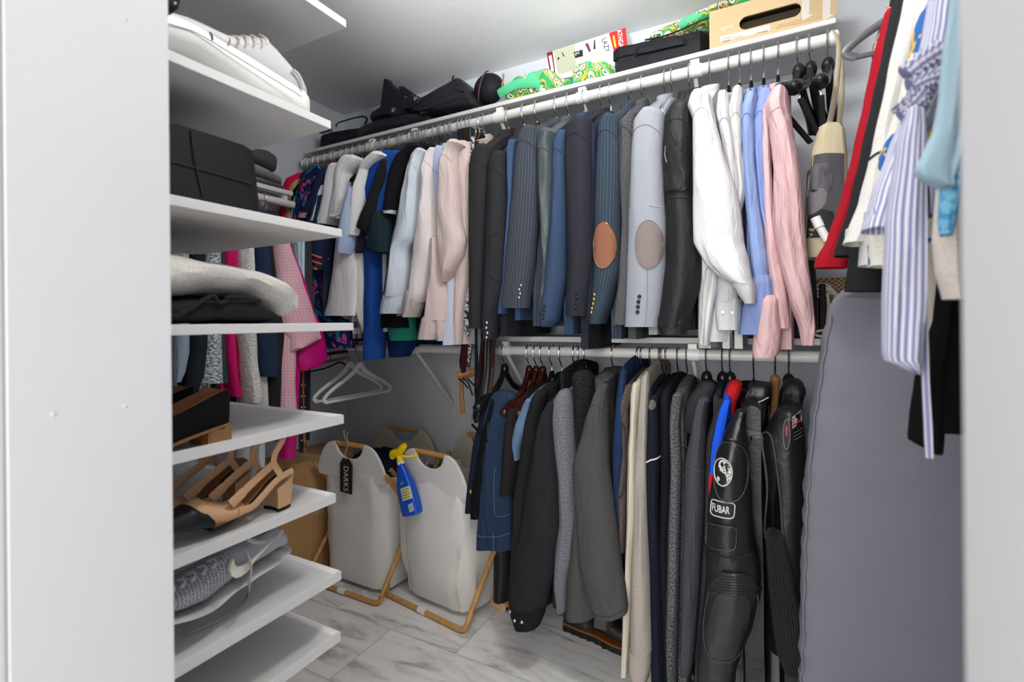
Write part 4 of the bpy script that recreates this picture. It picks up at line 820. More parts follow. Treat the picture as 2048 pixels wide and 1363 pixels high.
for dx in (.035, .052):
    b = MB(); b.tube([Vector((xh + dx + .012 * math.cos(q), YR - .115, ZU - .095 + .022 * math.sin(q))) for q in [2 * math.pi * k / 16 for k in range(16)]], .002, 6, closed=True); b.build('clip_ring', M['brass'] if dx > .04 else M['silver'], t)
def strip(name, label, cat, rows, Y, mat, group=None, b=.006, ax='Y', fold=.0015, top=True, pw=2.6):
    tb = Tube(rows, Y, ax, b, pw, fold, len(ORG) * .3); mb = MB(); tb.mesh(mb, 14, max(10, int((rows[-1][0] - rows[0][0]) / 12)), opening=False, top=top)
    o = mb.build(name, mat); tag(o, label, cat, group); return o, tb
dots = fabric((26, 34, 60), 'knit', (210, 214, 222), wr=.3, sc=3.2)
strip('necktie', 'navy necktie with white dots hanging beside the pink shirt', 'tie', [(274, 942, 949), (350, 938, 946), (450, 936, 947), (560, 930, 944), (630, 927, 941), (672, 930, 938)], 1.56, dots, 'ties on the ring hanger')
strip('necktie', 'burgundy necktie hanging below the navy dotted tie', 'tie', [(284, 950, 957), (600, 934, 942), (680, 924, 936), (728, 918, 934), (745, 924, 930)], 1.59, fabric((74, 26, 38), wr=.3), 'ties on the ring hanger')
strip('necktie', 'black necktie with tiny white specks beside the charcoal brown jacket', 'tie', [(284, 955, 962), (560, 946, 953), (620, 941, 948), (690, 936, 944), (735, 930, 938)], 1.60, fabric((28, 26, 30), 'knit', (190, 184, 176), wr=.2, sc=2), 'ties on the ring hanger')
strip('necktie', 'dark navy necktie below the charcoal brown jacket', 'tie', [(300, 958, 968), (600, 950, 962), (700, 950, 960), (790, 949, 962), (812, 954, 959)], 1.61, fabric((30, 40, 66), wr=.2), 'ties on the ring hanger')
strip('necktie', 'slate grey necktie, palest of the ties below the jackets', 'tie', [(320, 966, 974), (640, 955, 961), (700, 956, 962), (735, 958, 963)], 1.585, fabric((120, 126, 138), wr=.2), 'ties on the ring hanger')
strip('belt', 'long black leather belt hanging down past the jeans hanger', 'belt', [(300, 972, 982), (660, 966, 976), (740, 959, 974), (800, 950, 966), (838, 945, 959), (845, 949, 956)], 1.60, M['blackleather'], 'belts under the jackets')
strip('belt', 'dark brown leather belt right of the long black belt', 'belt', [(300, 980, 992), (680, 979, 991), (740, 978, 988), (785, 974, 984)], 1.62, leather((52, 36, 28), .45), 'belts under the jackets')
strip('belt', 'glossy black belt with a wine edge among the ties', 'belt', [(300, 966, 972), (680, 962, 967), (740, 957, 963), (775, 952, 958)], 1.575, leather((58, 20, 26), .25), 'belts under the jackets')
t = thing('belt_rack', 'light wooden belt rack bar with black clips left of the jeans', 'rack', atY(930, 750, 1.60))
a, c = atY(914, 752, 1.58), atY(952, 742, 1.62); b = MB(); b.tube([a, c], [.018, .018], 4, .7, (0, 1, 0)); b.build('bar', M['oak'], t, .003)
b = MB(); b.tube(smooth_path([atY(940, 736, 1.6), atY(944, 680, 1.6), atY(950, 600, 1.61), atY(956, 400, 1.63), Vector((xh, YR - .06, ZU - .125))]), .0018, 6); b.build('hanging_wire', M['steel_dark'], t)
for x0, x1, y1 in ((917, 936, 776), (926, 945, 790), (936, 948, 770)):
    b = MB(); b.tube(smooth_path([atY(x0, 757, 1.585), atY((x0 + x1) / 2, 764, 1.575), atY(x1, y1, 1.59)]), .006, 8, .5); b.build('clip', M['blackgloss'], t)
strip('belt', 'short tan leather belt hanging from the wooden belt rack', 'belt', [(757, 919, 925), (790, 919, 927), (826, 920, 930)], 1.59, leather((140, 96, 52), .5), 'belts under the jackets', top=False)

# ------------------------------------------------------------------ spare broad hangers, tote
for (px, lab, tl) in ((1597, 'broad black suit hanger, leftmost of the three bare ones at the rail end', -.26), (1621, 'broad black suit hanger, middle of the three bare ones at the rail end', -.25), (1656, 'broad black suit hanger, rightmost of the three bare ones beside the tote bag', -.17)):
    x = atY(px, 90, YR).x; h = hanger('broad', x, ZU, lab, 'bare broad hangers at the right end', None, 0, tl); HP.setdefault('_bars', []).append((h, px))
for (h, px), (p0, p1) in zip(HP['_bars'], (((1572, 228), (1622, 286)), ((1600, 196), (1636, 270)), ((1642, 190), (1646, 272)))):
    c = atY(*p0, 1.56); d = atY(*p1, 1.60); b = MB(); b.tube([c, d], .011, 4, .5); o = b.build('trouser_bar', M['velvet'], h, .002)
    b = MB(); b.tube([c, c + Vector((.0, .01, .055))], .0016, 6); o2 = b.build('bar_pin', M['silver'], h)
    for q in (o, o2): q.matrix_parent_inverse = h.rotation_euler.to_matrix().to_4x4().inverted() if True else q.matrix_parent_inverse
tote_m = fabric((206, 194, 164), 'plain', wr=.7)
xt = atY(1668, 120, YR).x
t = thing('tote_bag', 'beige canvas tote bag with a grey portrait print, right end of the upper rail', 'bag', (xt, 1.66, atY(1640, 515, 1.62).z))
tb = Tube([(262, 1634, 1688), (275, 1630, 1690), (315, 1620, 1694), (400, 1611, 1694), (480, 1608, 1690), (517, 1610, 1684)], 1.62, 'Y', .045, 3.2, .003, 3); mb = MB(); tb.mesh(mb, 30, 24, opening=False); mb.build('bag_body', tote_m, t)
for pts in (((1678, 92), (1676, 140), (1668, 200), (1656, 262)), ((1682, 110), (1684, 180), (1680, 230), (1676, 264))):
    b = MB(); b.tube(smooth_path([Vector((xt, YR, ZU + .0205)), Vector((xt + .004, YR - .0235, ZU - .002))] + [atY(*p, 1.70 - .02 * i) for i, p in enumerate(pts)]), .010, 8, .3); b.build('strap', tote_m, t)
pm, nt, bs = newmat('portrait_print', (88, 86, 92), .8); n1 = tex_noise(nt, uvmap(nt, 30, 9), 1.2, 3, .6); nt.links.new(ramp(nt, n1, [(.35, lin((58, 56, 62))), (.7, lin((104, 102, 110)))]), bs.inputs['Base Color'])
def tpatch(name, pts, mat, off, parent):
    n = len(pts); cx = sum(p[0] for p in pts) / n; cy = sum(p[1] for p in pts) / n; vs = [tb.front(cx, cy, off)]; fs = []
    for k in range(1, 6):
        for p in pts: vs.append(tb.front(cx + (p[0] - cx) * min(k, 4) / 4, cy + (p[1] - cy) * min(k, 4) / 4, off if k < 5 else off - .004))
    fs += [[0, 1 + j, 1 + (j + 1) % n] for j in range(n)]
    for k in range(4): fs += [[1 + k * n + j, 1 + (k + 1) * n + j, 1 + (k + 1) * n + (j + 1) % n, 1 + k * n + (j + 1) % n] for j in range(n)]
    o = MB().add(vs, fs, [[(vs[i].x, vs[i].z) for i in f] for f in fs]); return o.build(name, mat, parent)
def dens(pts, k=4): return [(a[0] + (b[0] - a[0]) * i / k, a[1] + (b[1] - a[1]) * i / k) for a, b in zip(pts, pts[1:] + pts[:1]) for i in range(k)]
pr = tpatch('portrait_print', dens([(1622, 318), (1655, 316), (1686, 315), (1685, 400), (1680, 478), (1612, 480), (1615, 400)]), newmat('print_ground', (74, 73, 78), .8)[0], .0025, t)
tpatch('printed_face', dens([(1612, 385), (1640, 380), (1652, 392), (1650, 412), (1640, 425), (1626, 433), (1612, 434)]), newmat('print_skin', (112, 110, 115), .8)[0], .0035, pr)
tpatch('printed_hair', dens([(1614, 345), (1630, 335), (1650, 336), (1662, 350), (1663, 372), (1654, 392), (1644, 384), (1624, 384), (1612, 388)]), pm, .0042, pr)
tpatch('printed_eye', dens([(1618, 388), (1625, 385), (1634, 388), (1626, 392)]), M['ink'], .0046, pr)
tpatch('printed_shirt', dens([(1614, 442), (1640, 424), (1664, 430), (1674, 478), (1612, 480)]), M['ink'], .0038, pr)
text_mesh('printed_lettering', 'hter.', .010, lambda u, v: tb.front(1622 + u * 620, 464 - v * 1000, .005), M['cream'], pr); text_mesh('printed_lettering', "'16-", .010, lambda u, v: tb.front(1620 + u * 620, 474 - v * 900, .005), M['cream'], pr)
b = MB(); b.tube([tb.front(1628, 442, .014), tb.front(1637, 461, .015)], .0125, 16); b.tube([tb.front(1637, 461, .015), tb.front(1652, 486, .010)], .0105, 16); tag(b.build('lotion_tube', M['plastic_white']), 'white capped lotion tube leaning on the front of the tote bag', 'tube')

# ------------------------------------------------------------------ lower rail
LWR = 'coats and sweaters on the lower rail'; YL = 1.54
def low(name, label, cat, mat, sl, **k):
    k.setdefault('zr', ZL); k.setdefault('ys', YL); k.setdefault('drop', .125); k.setdefault('hang', 'broad'); k.setdefault('T', .045); k.setdefault('hem', 1215)
    return garment(name, label, cat, mat, sl, LWR, **k)
# empty white hangers at the left
for px, lab in ((700, 'white plastic hanger hanging empty at the far left, behind its twin'), (719, 'white plastic hanger hanging empty on the lower rail, in front of its twin')):
    hanger('white', atY(px, 692, YR).x, ZL, lab, 'empty white hangers')
# jeans hangers
DEN = fabric((52, 72, 100), 'plain', wr=1.2, mott=.26, sc=.8); DEN2 = fabric((38, 50, 76), 'plain', wr=1.1, mott=.2, sc=.8); thread = newmat('denim_thread', (120, 136, 160), .8)[0]
xj = atY(1009, 696, YR).x
hanger('broad', xj, ZL, 'broad black hanger with folded jeans over its bar', None)
t = thing('jeans', 'blue denim jeans folded over a black hanger, beside the hamper', 'jeans', (xj, YR - .06, atY(990, 1096, 1.6).z), 'trousers on the lower rail')
g = G(); g.t = t; g.mat = DEN; g.tube = Tube([(790, 986, 1030), (806, 978, 1032), (830, 970, 1030), (900, 964, 1026), (1000, 959, 1025), (1060, 957, 1025), (1096, 956, 1025)], 1.62, 'Y', .03, 3.2, .005, 2); mb = MB(); g.tube.mesh(mb); mb.build('leg', DEN, t)
for pts in ([(990, 800), (972, 900), (963, 1000), (960, 1092)], [(1010, 922), (998, 938), (999, 1020), (1024, 1024)], [(958, 1064), (990, 1068), (1024, 1062)], [(995, 1060), (994, 1094)]): seam(g, pts, thread, .0009)
b = MB(); b.tube([g.tube.front(984, 800 + 0 * k, .001) + Vector((0, 0, 0)) for k in range(1)] + [g.tube.front(975, 920, .001), g.tube.front(973, 1000, .001), g.tube.front(984, 1085, .001)], .004, 8, .5); b.build('side_seam', DEN, t)
t = thing('jeans', 'dark indigo jeans folded behind the blue denim jeans', 'jeans', (xj - .05, YR - .06, atY(945, 1030, 1.62).z), 'trousers on the lower rail')
mb = MB(); Tube([(796, 972, 990), (820, 964, 984), (900, 946, 968), (1000, 934, 960), (1024, 932, 958)], 1.63, 'Y', .02, 2.6, .003, 5).mesh(mb); mb.build('leg', DEN2, t)
t = thing('trousers', 'black trousers folded between the two pairs of jeans', 'trousers', (xj - .03, YR - .06, atY(950, 1035, 1.62).z), 'trousers on the lower rail')
mb = MB(); Tube([(800, 982, 992), (900, 958, 975), (1000, 942, 962), (1036, 942, 960)], 1.60, 'Y', .015, 2.6, .002, 7).mesh(mb); mb.build('leg', BLK, t)
for px, lab in ((1058, 'glossy brown wooden hanger just right of the jeans'), (1072, 'glossy brown wooden hanger, second from the jeans')):
    hanger('wood', atY(px, 697, YR).x, ZL, lab, 'wooden hangers on the lower rail')
DKB = fabric((40, 39, 41), 'plain', wr=.8)
g = low('jacket', 'dark brown black jacket next to the jeans on the lower rail', 'jacket', fabric((46, 42, 40), wr=.8), [(822, 1018, 1034), (850, 1014, 1036), (900, 1010, 1038), (950, 1008, 1034), (985, 1004, 1028)], hang='wood', T=.035, hem=1080, x=atY(1085, 700, YR).x)
g = low('denim_jacket', 'faded light blue denim jacket glimpsed right of the jeans', 'jacket', fabric((92, 122, 150), wr=.8, mott=.25), [(800, 1054, 1068), (812, 1048, 1064), (850, 1034, 1058), (900, 1023, 1042), (918, 1029, 1040)], hang='velvet', T=.03, hem=1000)
g = low('jacket', 'slim black jacket directly left of the snap cuff jacket', 'jacket', fabric((44, 43, 44), wr=.8), [(786, 1072, 1092), (800, 1064, 1090), (850, 1052, 1078), (900, 1044, 1072), (1000, 1030, 1058), (1200, 1023, 1044)], hang='velvet', T=.04, hem=1200, collar='shirt', b=.04)
g = low('jacket', 'black soft shell jacket with silver snaps on its cuff', 'jacket', fabric((48, 47, 50), 'plain', wr=.7, mott=.06), [(806, 1098, 1116), (824, 1087, 1112), (870, 1076, 1112), (900, 1069, 1115), (1000, 1052, 1122), (1060, 1042, 1122), (1130, 1027, 1112), (1208, 1022, 1093)], hang='velvet', T=.055, hem=1200, collar='shirt', cuff=[(1205, 1022, 1092), (1226, 1025, 1088), (1249, 1034, 1079)], dy=.03, fold=.006, cuffmat=fabric((36, 36, 38), wr=.5))
for px, py in ((1029, 1213), (1041, 1227), (1056, 1229)):
    b = MB(); b.ball(g.ctube.front(px, py, .001), .0062, 10, 6, (1, .6, 1)); b.build('snap', M['silver'], g.t)
seam(g, [(1064, 1060), (1050, 1085), (1040, 1130), (1036, 1200)], M['ink'], .0022, 'sleeve_seam')
FUR = fabric((22, 21, 23), 'tweed', (44, 43, 46), wr=.8, sc=2.5)
g = low('fleece_jacket', 'furry black jacket with tall collar between the grey fleeces', 'jacket', FUR, [(752, 1146, 1186), (790, 1150, 1188), (840, 1152, 1180), (900, 1156, 1170)], hang='broad', T=.075, hem=1150, collar='hood', x=atY(1160, 700, YR).x)
HGR = fabric((86, 88, 94), 'tweed', (136, 138, 146), wr=.6, sc=1.6)
g = low('fleece_jacket', 'heathered grey fleece jacket left of the charcoal fleece', 'jacket', HGR, [(786, 1118, 1144), (800, 1109, 1148), (840, 1107, 1150), (900, 1112, 1152), (960, 1120, 1156), (1040, 1122, 1158), (1100, 1115, 1152), (1160, 1112, 1138), (1218, 1118, 1134)], hang='broad', T=.04, hem=1200, dy=.01)
CHA = fabric((84, 84, 83), 'plain', wr=.9, mott=.10)
g = low('fleece_jacket', 'charcoal grey fleece jacket with a wide swinging sleeve', 'jacket', CHA, [(772, 1198, 1216), (790, 1189, 1214), (850, 1170, 1216), (930, 1147, 1218), (1000, 1151, 1227), (1060, 1157, 1234), (1130, 1160, 1243), (1180, 1171, 1251), (1214, 1184, 1255), (1224, 1190, 1254)], hang='broad', T=.06, hem=1215, collar='hood', dy=.05, fold=.006, x=atY(1232, 704, YR).x - .01)
seam(g, [(1190, 920), (1194, 980), (1192, 1040)], fabric((100, 100, 98), wr=0), .0012); seam(g, [(1187, 1212), (1220, 1216), (1254, 1210)], fabric((70, 70, 69), wr=0), .0014, 'hem_stitch')
fsleeve(g, [(1000, 1150, 1166), (1060, 1146, 1172), (1140, 1138, 1180), (1230, 1133, 1191)], 'sleeve', dy=.015, ys=YL, fold=.005)
g = low('sweater', 'royal blue sweater seen as a narrow strip right of the charcoal fleece', 'sweater', fabric((38, 58, 98)), [(742, 1242, 1254), (780, 1236, 1253), (850, 1230, 1251), (900, 1227, 1249), (1000, 1228, 1245), (1100, 1235, 1246), (1165, 1240, 1247)], hang='velvet', T=.03)
g = low('vest', 'brown and grey vest with an open armhole beside the cream shirt', 'vest', fabric((76, 66, 60), 'tweed', (104, 92, 84), wr=.4, sc=1.4), [(772, 1252, 1267), (800, 1244, 1262), (818, 1240, 1258), (830, 1241, 1258), (900, 1247, 1258), (985, 1237, 1255), (1100, 1238, 1251)], hang='velvet', T=.03)
b = MB(); b.tube(smooth_path([g.tube.front(x, y, .003) for x, y in ((1243, 836), (1249, 840), (1254, 860), (1255, 920), (1250, 980), (1240, 990))]), .003, 8); b.build('armhole_binding', leather((52, 40, 32), .5), g.t)
CRM = fabric((216, 208, 190), 'plain', wr=.6)
g = low('sweatshirt', 'cream sweatshirt left of the oatmeal one on the lower rail', 'sweater', CRM, [(768, 1266, 1282), (790, 1262, 1281), (850, 1261, 1276), (900, 1257, 1275), (1030, 1255, 1273), (1130, 1252, 1267), (1230, 1247, 1262), (1345, 1243, 1257)], hang='velvet', T=.035, hem=1330, dy=.005)
OAT = fabric((172, 163, 154), 'plain', wr=.6, mott=.2)
g = low('sweatshirt', 'oatmeal heather sweatshirt with a ribbed cuff, right of the cream one', 'sweater', OAT, [(752, 1286, 1298), (772, 1282, 1299), (850, 1277, 1296), (900, 1274, 1295), (1000, 1270, 1297), (1150, 1263, 1303), (1294, 1262, 1307)], hang='velvet', T=.035, hem=1340, dy=.012, cuff=[(1292, 1260, 1305), (1330, 1259, 1303), (1354, 1266, 1297)])
seam(g, [(1275, 903), (1285, 908), (1294, 916)], fabric((190, 182, 172), wr=0), .0012)
g = low('sweatshirt', 'thin charcoal top behind the oatmeal sweatshirt', 'sweater', fabric((50, 52, 60)), [(785, 1297, 1305), (910, 1294, 1302), (1200, 1298, 1306)], hang='velvet', T=.02)
NVY = fabric((28, 34, 50), wr=.6)
g = low('sweatshirt', 'navy sweatshirt with grey yoke and white piping', 'sweater', NVY, [(794, 1302, 1318), (812, 1297, 1317), (860, 1296, 1320), (915, 1294, 1321), (1000, 1294, 1319), (1180, 1300, 1326), (1363, 1305, 1332), (1420, 1308, 1330)], hang='velvet', T=.04, hem=1390)
seam(g, [(1294, 921), (1306, 914), (1321, 911)], M['cream'], .0022, 'white_piping'); patch(g, 1308, 806, 7, 10, fabric((112, 110, 108), wr=0), 'grey_yoke', .002)
g = low('sweatshirt', 'plain black sweatshirt right of the navy piped one', 'sweater', fabric((27, 28, 33), wr=.6), [(782, 1326, 1342), (800, 1322, 1343), (850, 1322, 1344), (930, 1323, 1344), (1100, 1320, 1342), (1363, 1330, 1347), (1400, 1332, 1345)], hang='velvet', T=.03, hem=1390, collar='hood')
TWD = fabric((42, 42, 45), 'tweed', (120, 120, 124), wr=.4, sc=1.8)
g = low('fleece_jacket', 'black and white speckled fleece jacket with a black collar', 'jacket', TWD, [(790, 1346, 1366), (808, 1342, 1364), (850, 1340, 1360), (930, 1342, 1364), (1100, 1336, 1360), (1250, 1330, 1357), (1363, 1332, 1353), (1400, 1333, 1350)], hang='velvet', T=.04, hem=1390)
make_collar(g, 'hood', .05, FUR).name = 'fleece_collar'
HOD = fabric((76, 77, 84), 'plain', wr=.7, mott=.2)
g = low('hooded_sweatshirt', 'dark grey hooded sweatshirt with a sagging hood', 'sweater', HOD, [(800, 1396, 1420), (815, 1390, 1416), (850, 1384, 1413), (925, 1371, 1411), (1000, 1368, 1410), (1150, 1364, 1402), (1296, 1361, 1391)], hang='broad', T=.05, hem=1340, cuff=[(1294, 1360, 1390), (1320, 1360, 1388), (1343, 1363, 1382)], dy=.0, x=atY(1413, 708, YR).x)
fsleeve(g, [(772, 1398, 1432), (785, 1382, 1430), (810, 1371, 1422), (840, 1366, 1404), (862, 1372, 1390)], 'hood', fabric((58, 57, 60), wr=.6, mott=.2), b=.06, ys=1.60, dy=.0)
seam(g, [(1372, 926), (1385, 924), (1410, 938)], fabric((100, 101, 108), wr=0), .0012); seam(g, [(1392, 926), (1393, 1040), (1390, 1180)], fabric((98, 99, 106), wr=0), .001)
g = low('jacket', 'dark grey soft jacket left of the blue and red one', 'jacket', fabric((58, 60, 64), wr=.5, mott=.15), [(800, 1438, 1450), (840, 1424, 1440), (870, 1415, 1434), (900, 1412, 1430), (960, 1411, 1426), (1100, 1408, 1424)], hang='broad', T=.03, hem=1250)
BRT = fabric((20, 84, 214), wr=.3)
g = low('sports_jacket', 'bright blue and red track jacket with a red collar', 'jacket', BRT, [(802, 1446, 1462), (815, 1438, 1460), (850, 1430, 1454), (900, 1420, 1446), (944, 1414, 1434)], hang='broad', T=.03, hem=1250, topen=False)
fsleeve(g, [(943, 1413, 1433), (980, 1412, 1430), (1006, 1411, 1426)], 'red_sleeve', fabric((196, 20, 42), wr=.3), ys=YL, fold=.001); fsleeve(g, [(1006, 1412, 1426), (1040, 1413, 1426), (1066, 1415, 1426)], 'white_sleeve', fabric((214, 196, 188), wr=.3), ys=YL, fold=.001)
fsleeve(g, [(768, 1456, 1486), (785, 1449, 1482), (805, 1449, 1474), (830, 1456, 1470), (845, 1459, 1467)], 'red_collar', fabric((190, 26, 34), wr=.6), b=.05, ys=1.62)
# armoured motorcycle jacket
LE = leather((26, 26, 27), .34, 1, .7); thr = newmat('white_thread', (208, 208, 204), .7)[0]
g = low('leather_jacket', 'padded black leather motorcycle jacket with embroidered sleeve patches', 'jacket', LE, [(824, 1470, 1494), (842, 1459, 1492), (870, 1447, 1493), (920, 1431, 1499), (1000, 1417, 1504), (1080, 1412, 1508), (1140, 1412, 1522), (1190, 1408, 1522), (1240, 1402, 1502), (1290, 1396, 1488), (1340, 1394, 1472), (1400, 1396, 1464)], hang='velvet', T=.07, hem=1330, collar=None, dy=.05, b=.062, fold=.003, x=atY(1507, 712, YR).x, hw=.23)
make_collar(g, 'jacket', .10, LE)
EDG = leather((66, 64, 64), .4)
o = patch(g, 1464, 932, 34, 56, LE, 'shoulder_pad', .006, pw=2.4, rim=(EDG, .0014, 'pad_seam'))
em, nt, bs = newmat('embroidery', (214, 214, 208), .8); n1 = tex_noise(nt, uvmap(nt, 1, 1, 1, 'Object'), 240, 2, .6); nt.links.new(ramp(nt, n1, [(.42, lin((30, 30, 30))), (.5, lin((216, 216, 210)))]), bs.inputs['Base Color'])
y0 = patch(g, 1450, 931, 19, 25.5, M['ink'], 'round_patch', .0085, rim=(thr, .0016, 'patch_border'))
def yy(q, r): return (1450 + 17.5 * r * math.cos(q), 931 + 23.5 * r * math.sin(q))
R_ = [yy(-math.pi / 2 + math.pi * k / 20, 1) for k in range(21)]; S1 = [(1450 - 8.75 * math.cos(math.pi / 2 - math.pi * k / 10) * -1, 931 + 11.75 + 11.75 * math.sin(math.pi / 2 - math.pi * k / 10)) for k in range(11)]; S2 = [(1450 - 8.75 * math.cos(math.pi / 2 - math.pi * k / 10), 931 - 11.75 + 11.75 * math.sin(math.pi / 2 - math.pi * k / 10)) for k in range(11)]
def polypatch(pts, mat, name, off, parent, gg=None, thick=.0008):
    gg = gg or g; b = MB(); b.prism([gg.tube.front(x, y, off) for x, y in pts], gg.tube.dirn * thick); return b.build(name, mat, parent)
polypatch(R_ + S1 + S2, em, 'white_half', .0098, y0); patch(g, 1441, 945, 3.4, 4.4, thr, 'white_dot', .0098, parent=y0); patch(g, 1449, 917, 3.0, 4.2, M['ink'], 'dark_dot', .0112, parent=y0)
o = patch(g, 1449.5, 1003, 24, 15, M['ink'], 'name_patch', .0035, pw=6, rot=.10, rim=(thr, .0015, 'patch_border'))
text_mesh('patch_lettering', 'FUBAR', .02, lambda u, v: g.tube.front(1446 + u * 600, 1002.5 + u * 62 - v * 1000, .0055), thr, o, .0006, 1.0, .0004)
patch(g, 1446, 1056, 31, 23, LE, 'rib_pad', .009, pw=6, rot=.05, rim=(EDG, .0014, 'pad_seam'))
seam(g, [(1412, 1086), (1440, 1092), (1475, 1096), (1506, 1096)], M['ink'], .0022, 'panel_seam'); seam(g, [(1450, 868), (1470, 872), (1492, 884)], LE, .004, 'shoulder_welt')
o = patch(g, 1464, 1210, 50, 86, LE, 'elbow_pad', .007, pw=2.6, rot=.16, rim=(EDG, .0016, 'pad_seam')); patch(g, 1462, 1222, 38, 66, leather((34, 34, 35), .42), 'pad_face', .014, pw=3, rot=.16, parent=o)
for k in range(8):
    y = 1126 + k * 5.2; w = 27 + k * 3.2; b = MB(); b.tube([g.tube.front(1474 + (x - 6) / 6 * w - (y - 1150) * .05, y + abs(x - 6) * .4 + (x - 6) * .8, .011) for x in range(13)], .0042, 6); b.build('ribbed_fold', LE, o)
fsleeve(g, [(766, 1500, 1541), (772, 1494, 1543), (786, 1488, 1542), (800, 1484, 1536), (812, 1484, 1526)], 'collar', LE, b=.085, ys=1.68, pw=4, top=False, opening=False, fold=.006); 
b = MB(); b.tube(smooth_path([atY(1489, 805, 1.60), atY(1505, 806, 1.59), atY(1522, 802, 1.59), atY(1537, 794, 1.60)]), .0018, 6); b.build('collar_piping', thr, g.t)
hanger('oak', atY(1550, 714, YR).x, ZL, 'honey coloured wooden hanger between the two leather jackets', None)
# second leather jacket with open armhole
LE2 = leather((17, 17, 18), .42, 1, .7)
g = low('leather_vest', 'black leather riding vest with flag patch and open laced armhole', 'vest', LE2, [(826, 1548, 1602), (850, 1534, 1608), (880, 1524, 1611), (960, 1530, 1613), (1060, 1530, 1613), (1180, 1532, 1612), (1290, 1540, 1612)], hang='broad', T=.06, hem=1290, dy=-.01, b=.055, x=atY(1577, 714, YR).x, hw=.225, slname='side_panel', fold=.004)
fsleeve(g, [(758, 1572, 1598), (764, 1566, 1606), (780, 1560, 1612), (800, 1556, 1606), (822, 1552, 1600)], 'collar', LE2, b=.085, ys=1.68, pw=4, top=False, opening=False, fold=.006)
finish_torsos()
g0 = g; arm = MB(); P = [(1524, 866), (1534, 860), (1544, 868), (1551, 900), (1556, 940), (1562, 990), (1565, 1040), (1567, 1066), (1556, 1074), (1542, 1074), (1530, 1066), (1532, 1020), (1535, 970), (1530, 920), (1525, 890)]
pts = [g.tube.front(x, y, .004) for x, y in P]; arm.tube(smooth_path(pts + [pts[0]], 4), .003, 8); arm.build('armhole_edge', leather((60, 60, 62), .5), g.t); polypatch(P, newmat('satin_lining', (9, 9, 10), .35)[0], 'lining', .0025, g.t)
b = MB()
for k in range(9): b.ball(g.tube.front(1531 + k * 4.4, 1069 + 6 * math.sin(k / 8 * math.pi), .006), .0016, 6, 4)
b.build('lacing', thr, g.t)
rib, nt, bs = newmat('ribbed_knit', (26, 25, 25), .7); sp = N(nt, 'ShaderNodeSeparateXYZ'); nt.links.new(uvmap(nt, 1, 1), sp.inputs[0]); s_ = math_node(nt, 'SINE', math_node(nt, 'MULTIPLY', sp.outputs[0], 2 * math.pi / .0075)); bump(nt, bs, s_, .9, .003)
fsleeve(g, [(1066, 1530, 1570), (1150, 1535, 1588), (1250, 1545, 1604), (1300, 1554, 1610), (1330, 1566, 1612)], 'ribbed_side', rib, ys=YL, dy=.035, b=.05, fold=.001, pw=2.4)
fl_ = polypatch([(1583, 826), (1603, 817), (1604, 838), (1584, 848)], M['cream'], 'flag_patch', .009, g.t, thick=.001)
for k in range(3): polypatch([(1584.5, 829 + k * 6), (1602.5, 820.6 + k * 6), (1602.5, 823.6 + k * 6), (1584.5, 832 + k * 6)], M['red'], 'flag_stripe', .0104, fl_)
polypatch([(1594, 824), (1602.5, 820), (1602.5, 829), (1594, 833)], newmat('flag_blue', (30, 34, 70), .7)[0], 'flag_canton', .0116, fl_)
o = patch(g, 1573, 859, 6.5, 29, newmat('oval_patch', (40, 36, 38), .7)[0], 'oval_patch', .0045, rim=(newmat('grey_stitch', (120, 118, 116), .8)[0], .001)); patch(g, 1573, 852, 3, 11, newmat('rose', (150, 50, 66), .7)[0], 'rose_motif', .006, parent=o)
for k in range(3):
    b = MB(); b.tube([g.tube.front(1587 + x * 4.2, 857 + k * 7 - x * 1.7, .0045) for x in range(5)], .0014, 5, .5); b.build('lettering_line', newmat('dull_thread', (96, 94, 92), .8)[0], g.t)

# ------------------------------------------------------------------ clothes on the left wall rail (their sleeves point into the room)
XLS = -1.72; LFT = 'womens clothes on the left wall rail'
def left(name, label, cat, mat, rows, hem=None, T=.05, extra=(), b=.05, dy=0, fold=.004):
    tb = Tube(rows, XLS, 'X', b, 2.3, fold, len(ORG) * .37, dy); L, R, _, _ = tb.ends(rows[0][0]); yc = (L.y + R.y) / 2; zs = L.z; zh = atX(500, hem or rows[-1][0], XLS).z
    t = thing(name, label, cat, (-1.93, yc, zh), LFT); mb = MB(); tb.mesh(mb); mb.build('sleeve', mat, t)
    zn = 1.735 - .10; r = max(.02, zn - zs); mb = MB(); torso_mesh(mb, [(zs, yc - T / 2, yc + T / 2), (zs - .1, yc - T * .5, yc + T * .5), (zh, yc - T * .5, yc + T * .5)], -2.17, XLS - .015, r, ax='X', seed=len(ORG)); mb.build('torso', mat, t)
    for k, (nm, rw, m2, ddy) in enumerate(extra):
        e = Tube(rw, XLS, 'X', b, 2.3, fold, len(ORG) * .3, ddy); mb = MB(); e.mesh(mb); mb.build(nm, m2 or mat, t)
    hanger('velvet', -1.93, 1.735, 'slim black hanger, left wall rail, inside the ' + ' '.join(label.split()[:7]), None, yc, 0, math.pi / 2)
    g = G(); g.t = t; g.tube = tb; return g
left('blouse', 'pale blue blouse at the far left between the fourth and fifth rack shelves', 'blouse', fabric((176, 196, 216)), [(430, 330, 368), (600, 334, 372), (700, 338, 372), (740, 340, 366), (763, 341, 358)], 800)
left('top', 'dark charcoal navy top beside the pale blue blouse', 'top', fabric((48, 54, 66)), [(430, 368, 402), (690, 371, 407), (712, 372, 404), (745, 366, 400), (785, 362, 388)], 800)
left('cardigan', 'black and white patterned knit cardigan left of the magenta one', 'sweater', fabric((110, 120, 134), 'knit', (224, 228, 232), sc=1.6, wr=.5), [(430, 396, 434), (600, 400, 434), (690, 398, 436), (765, 389, 440)], 800)
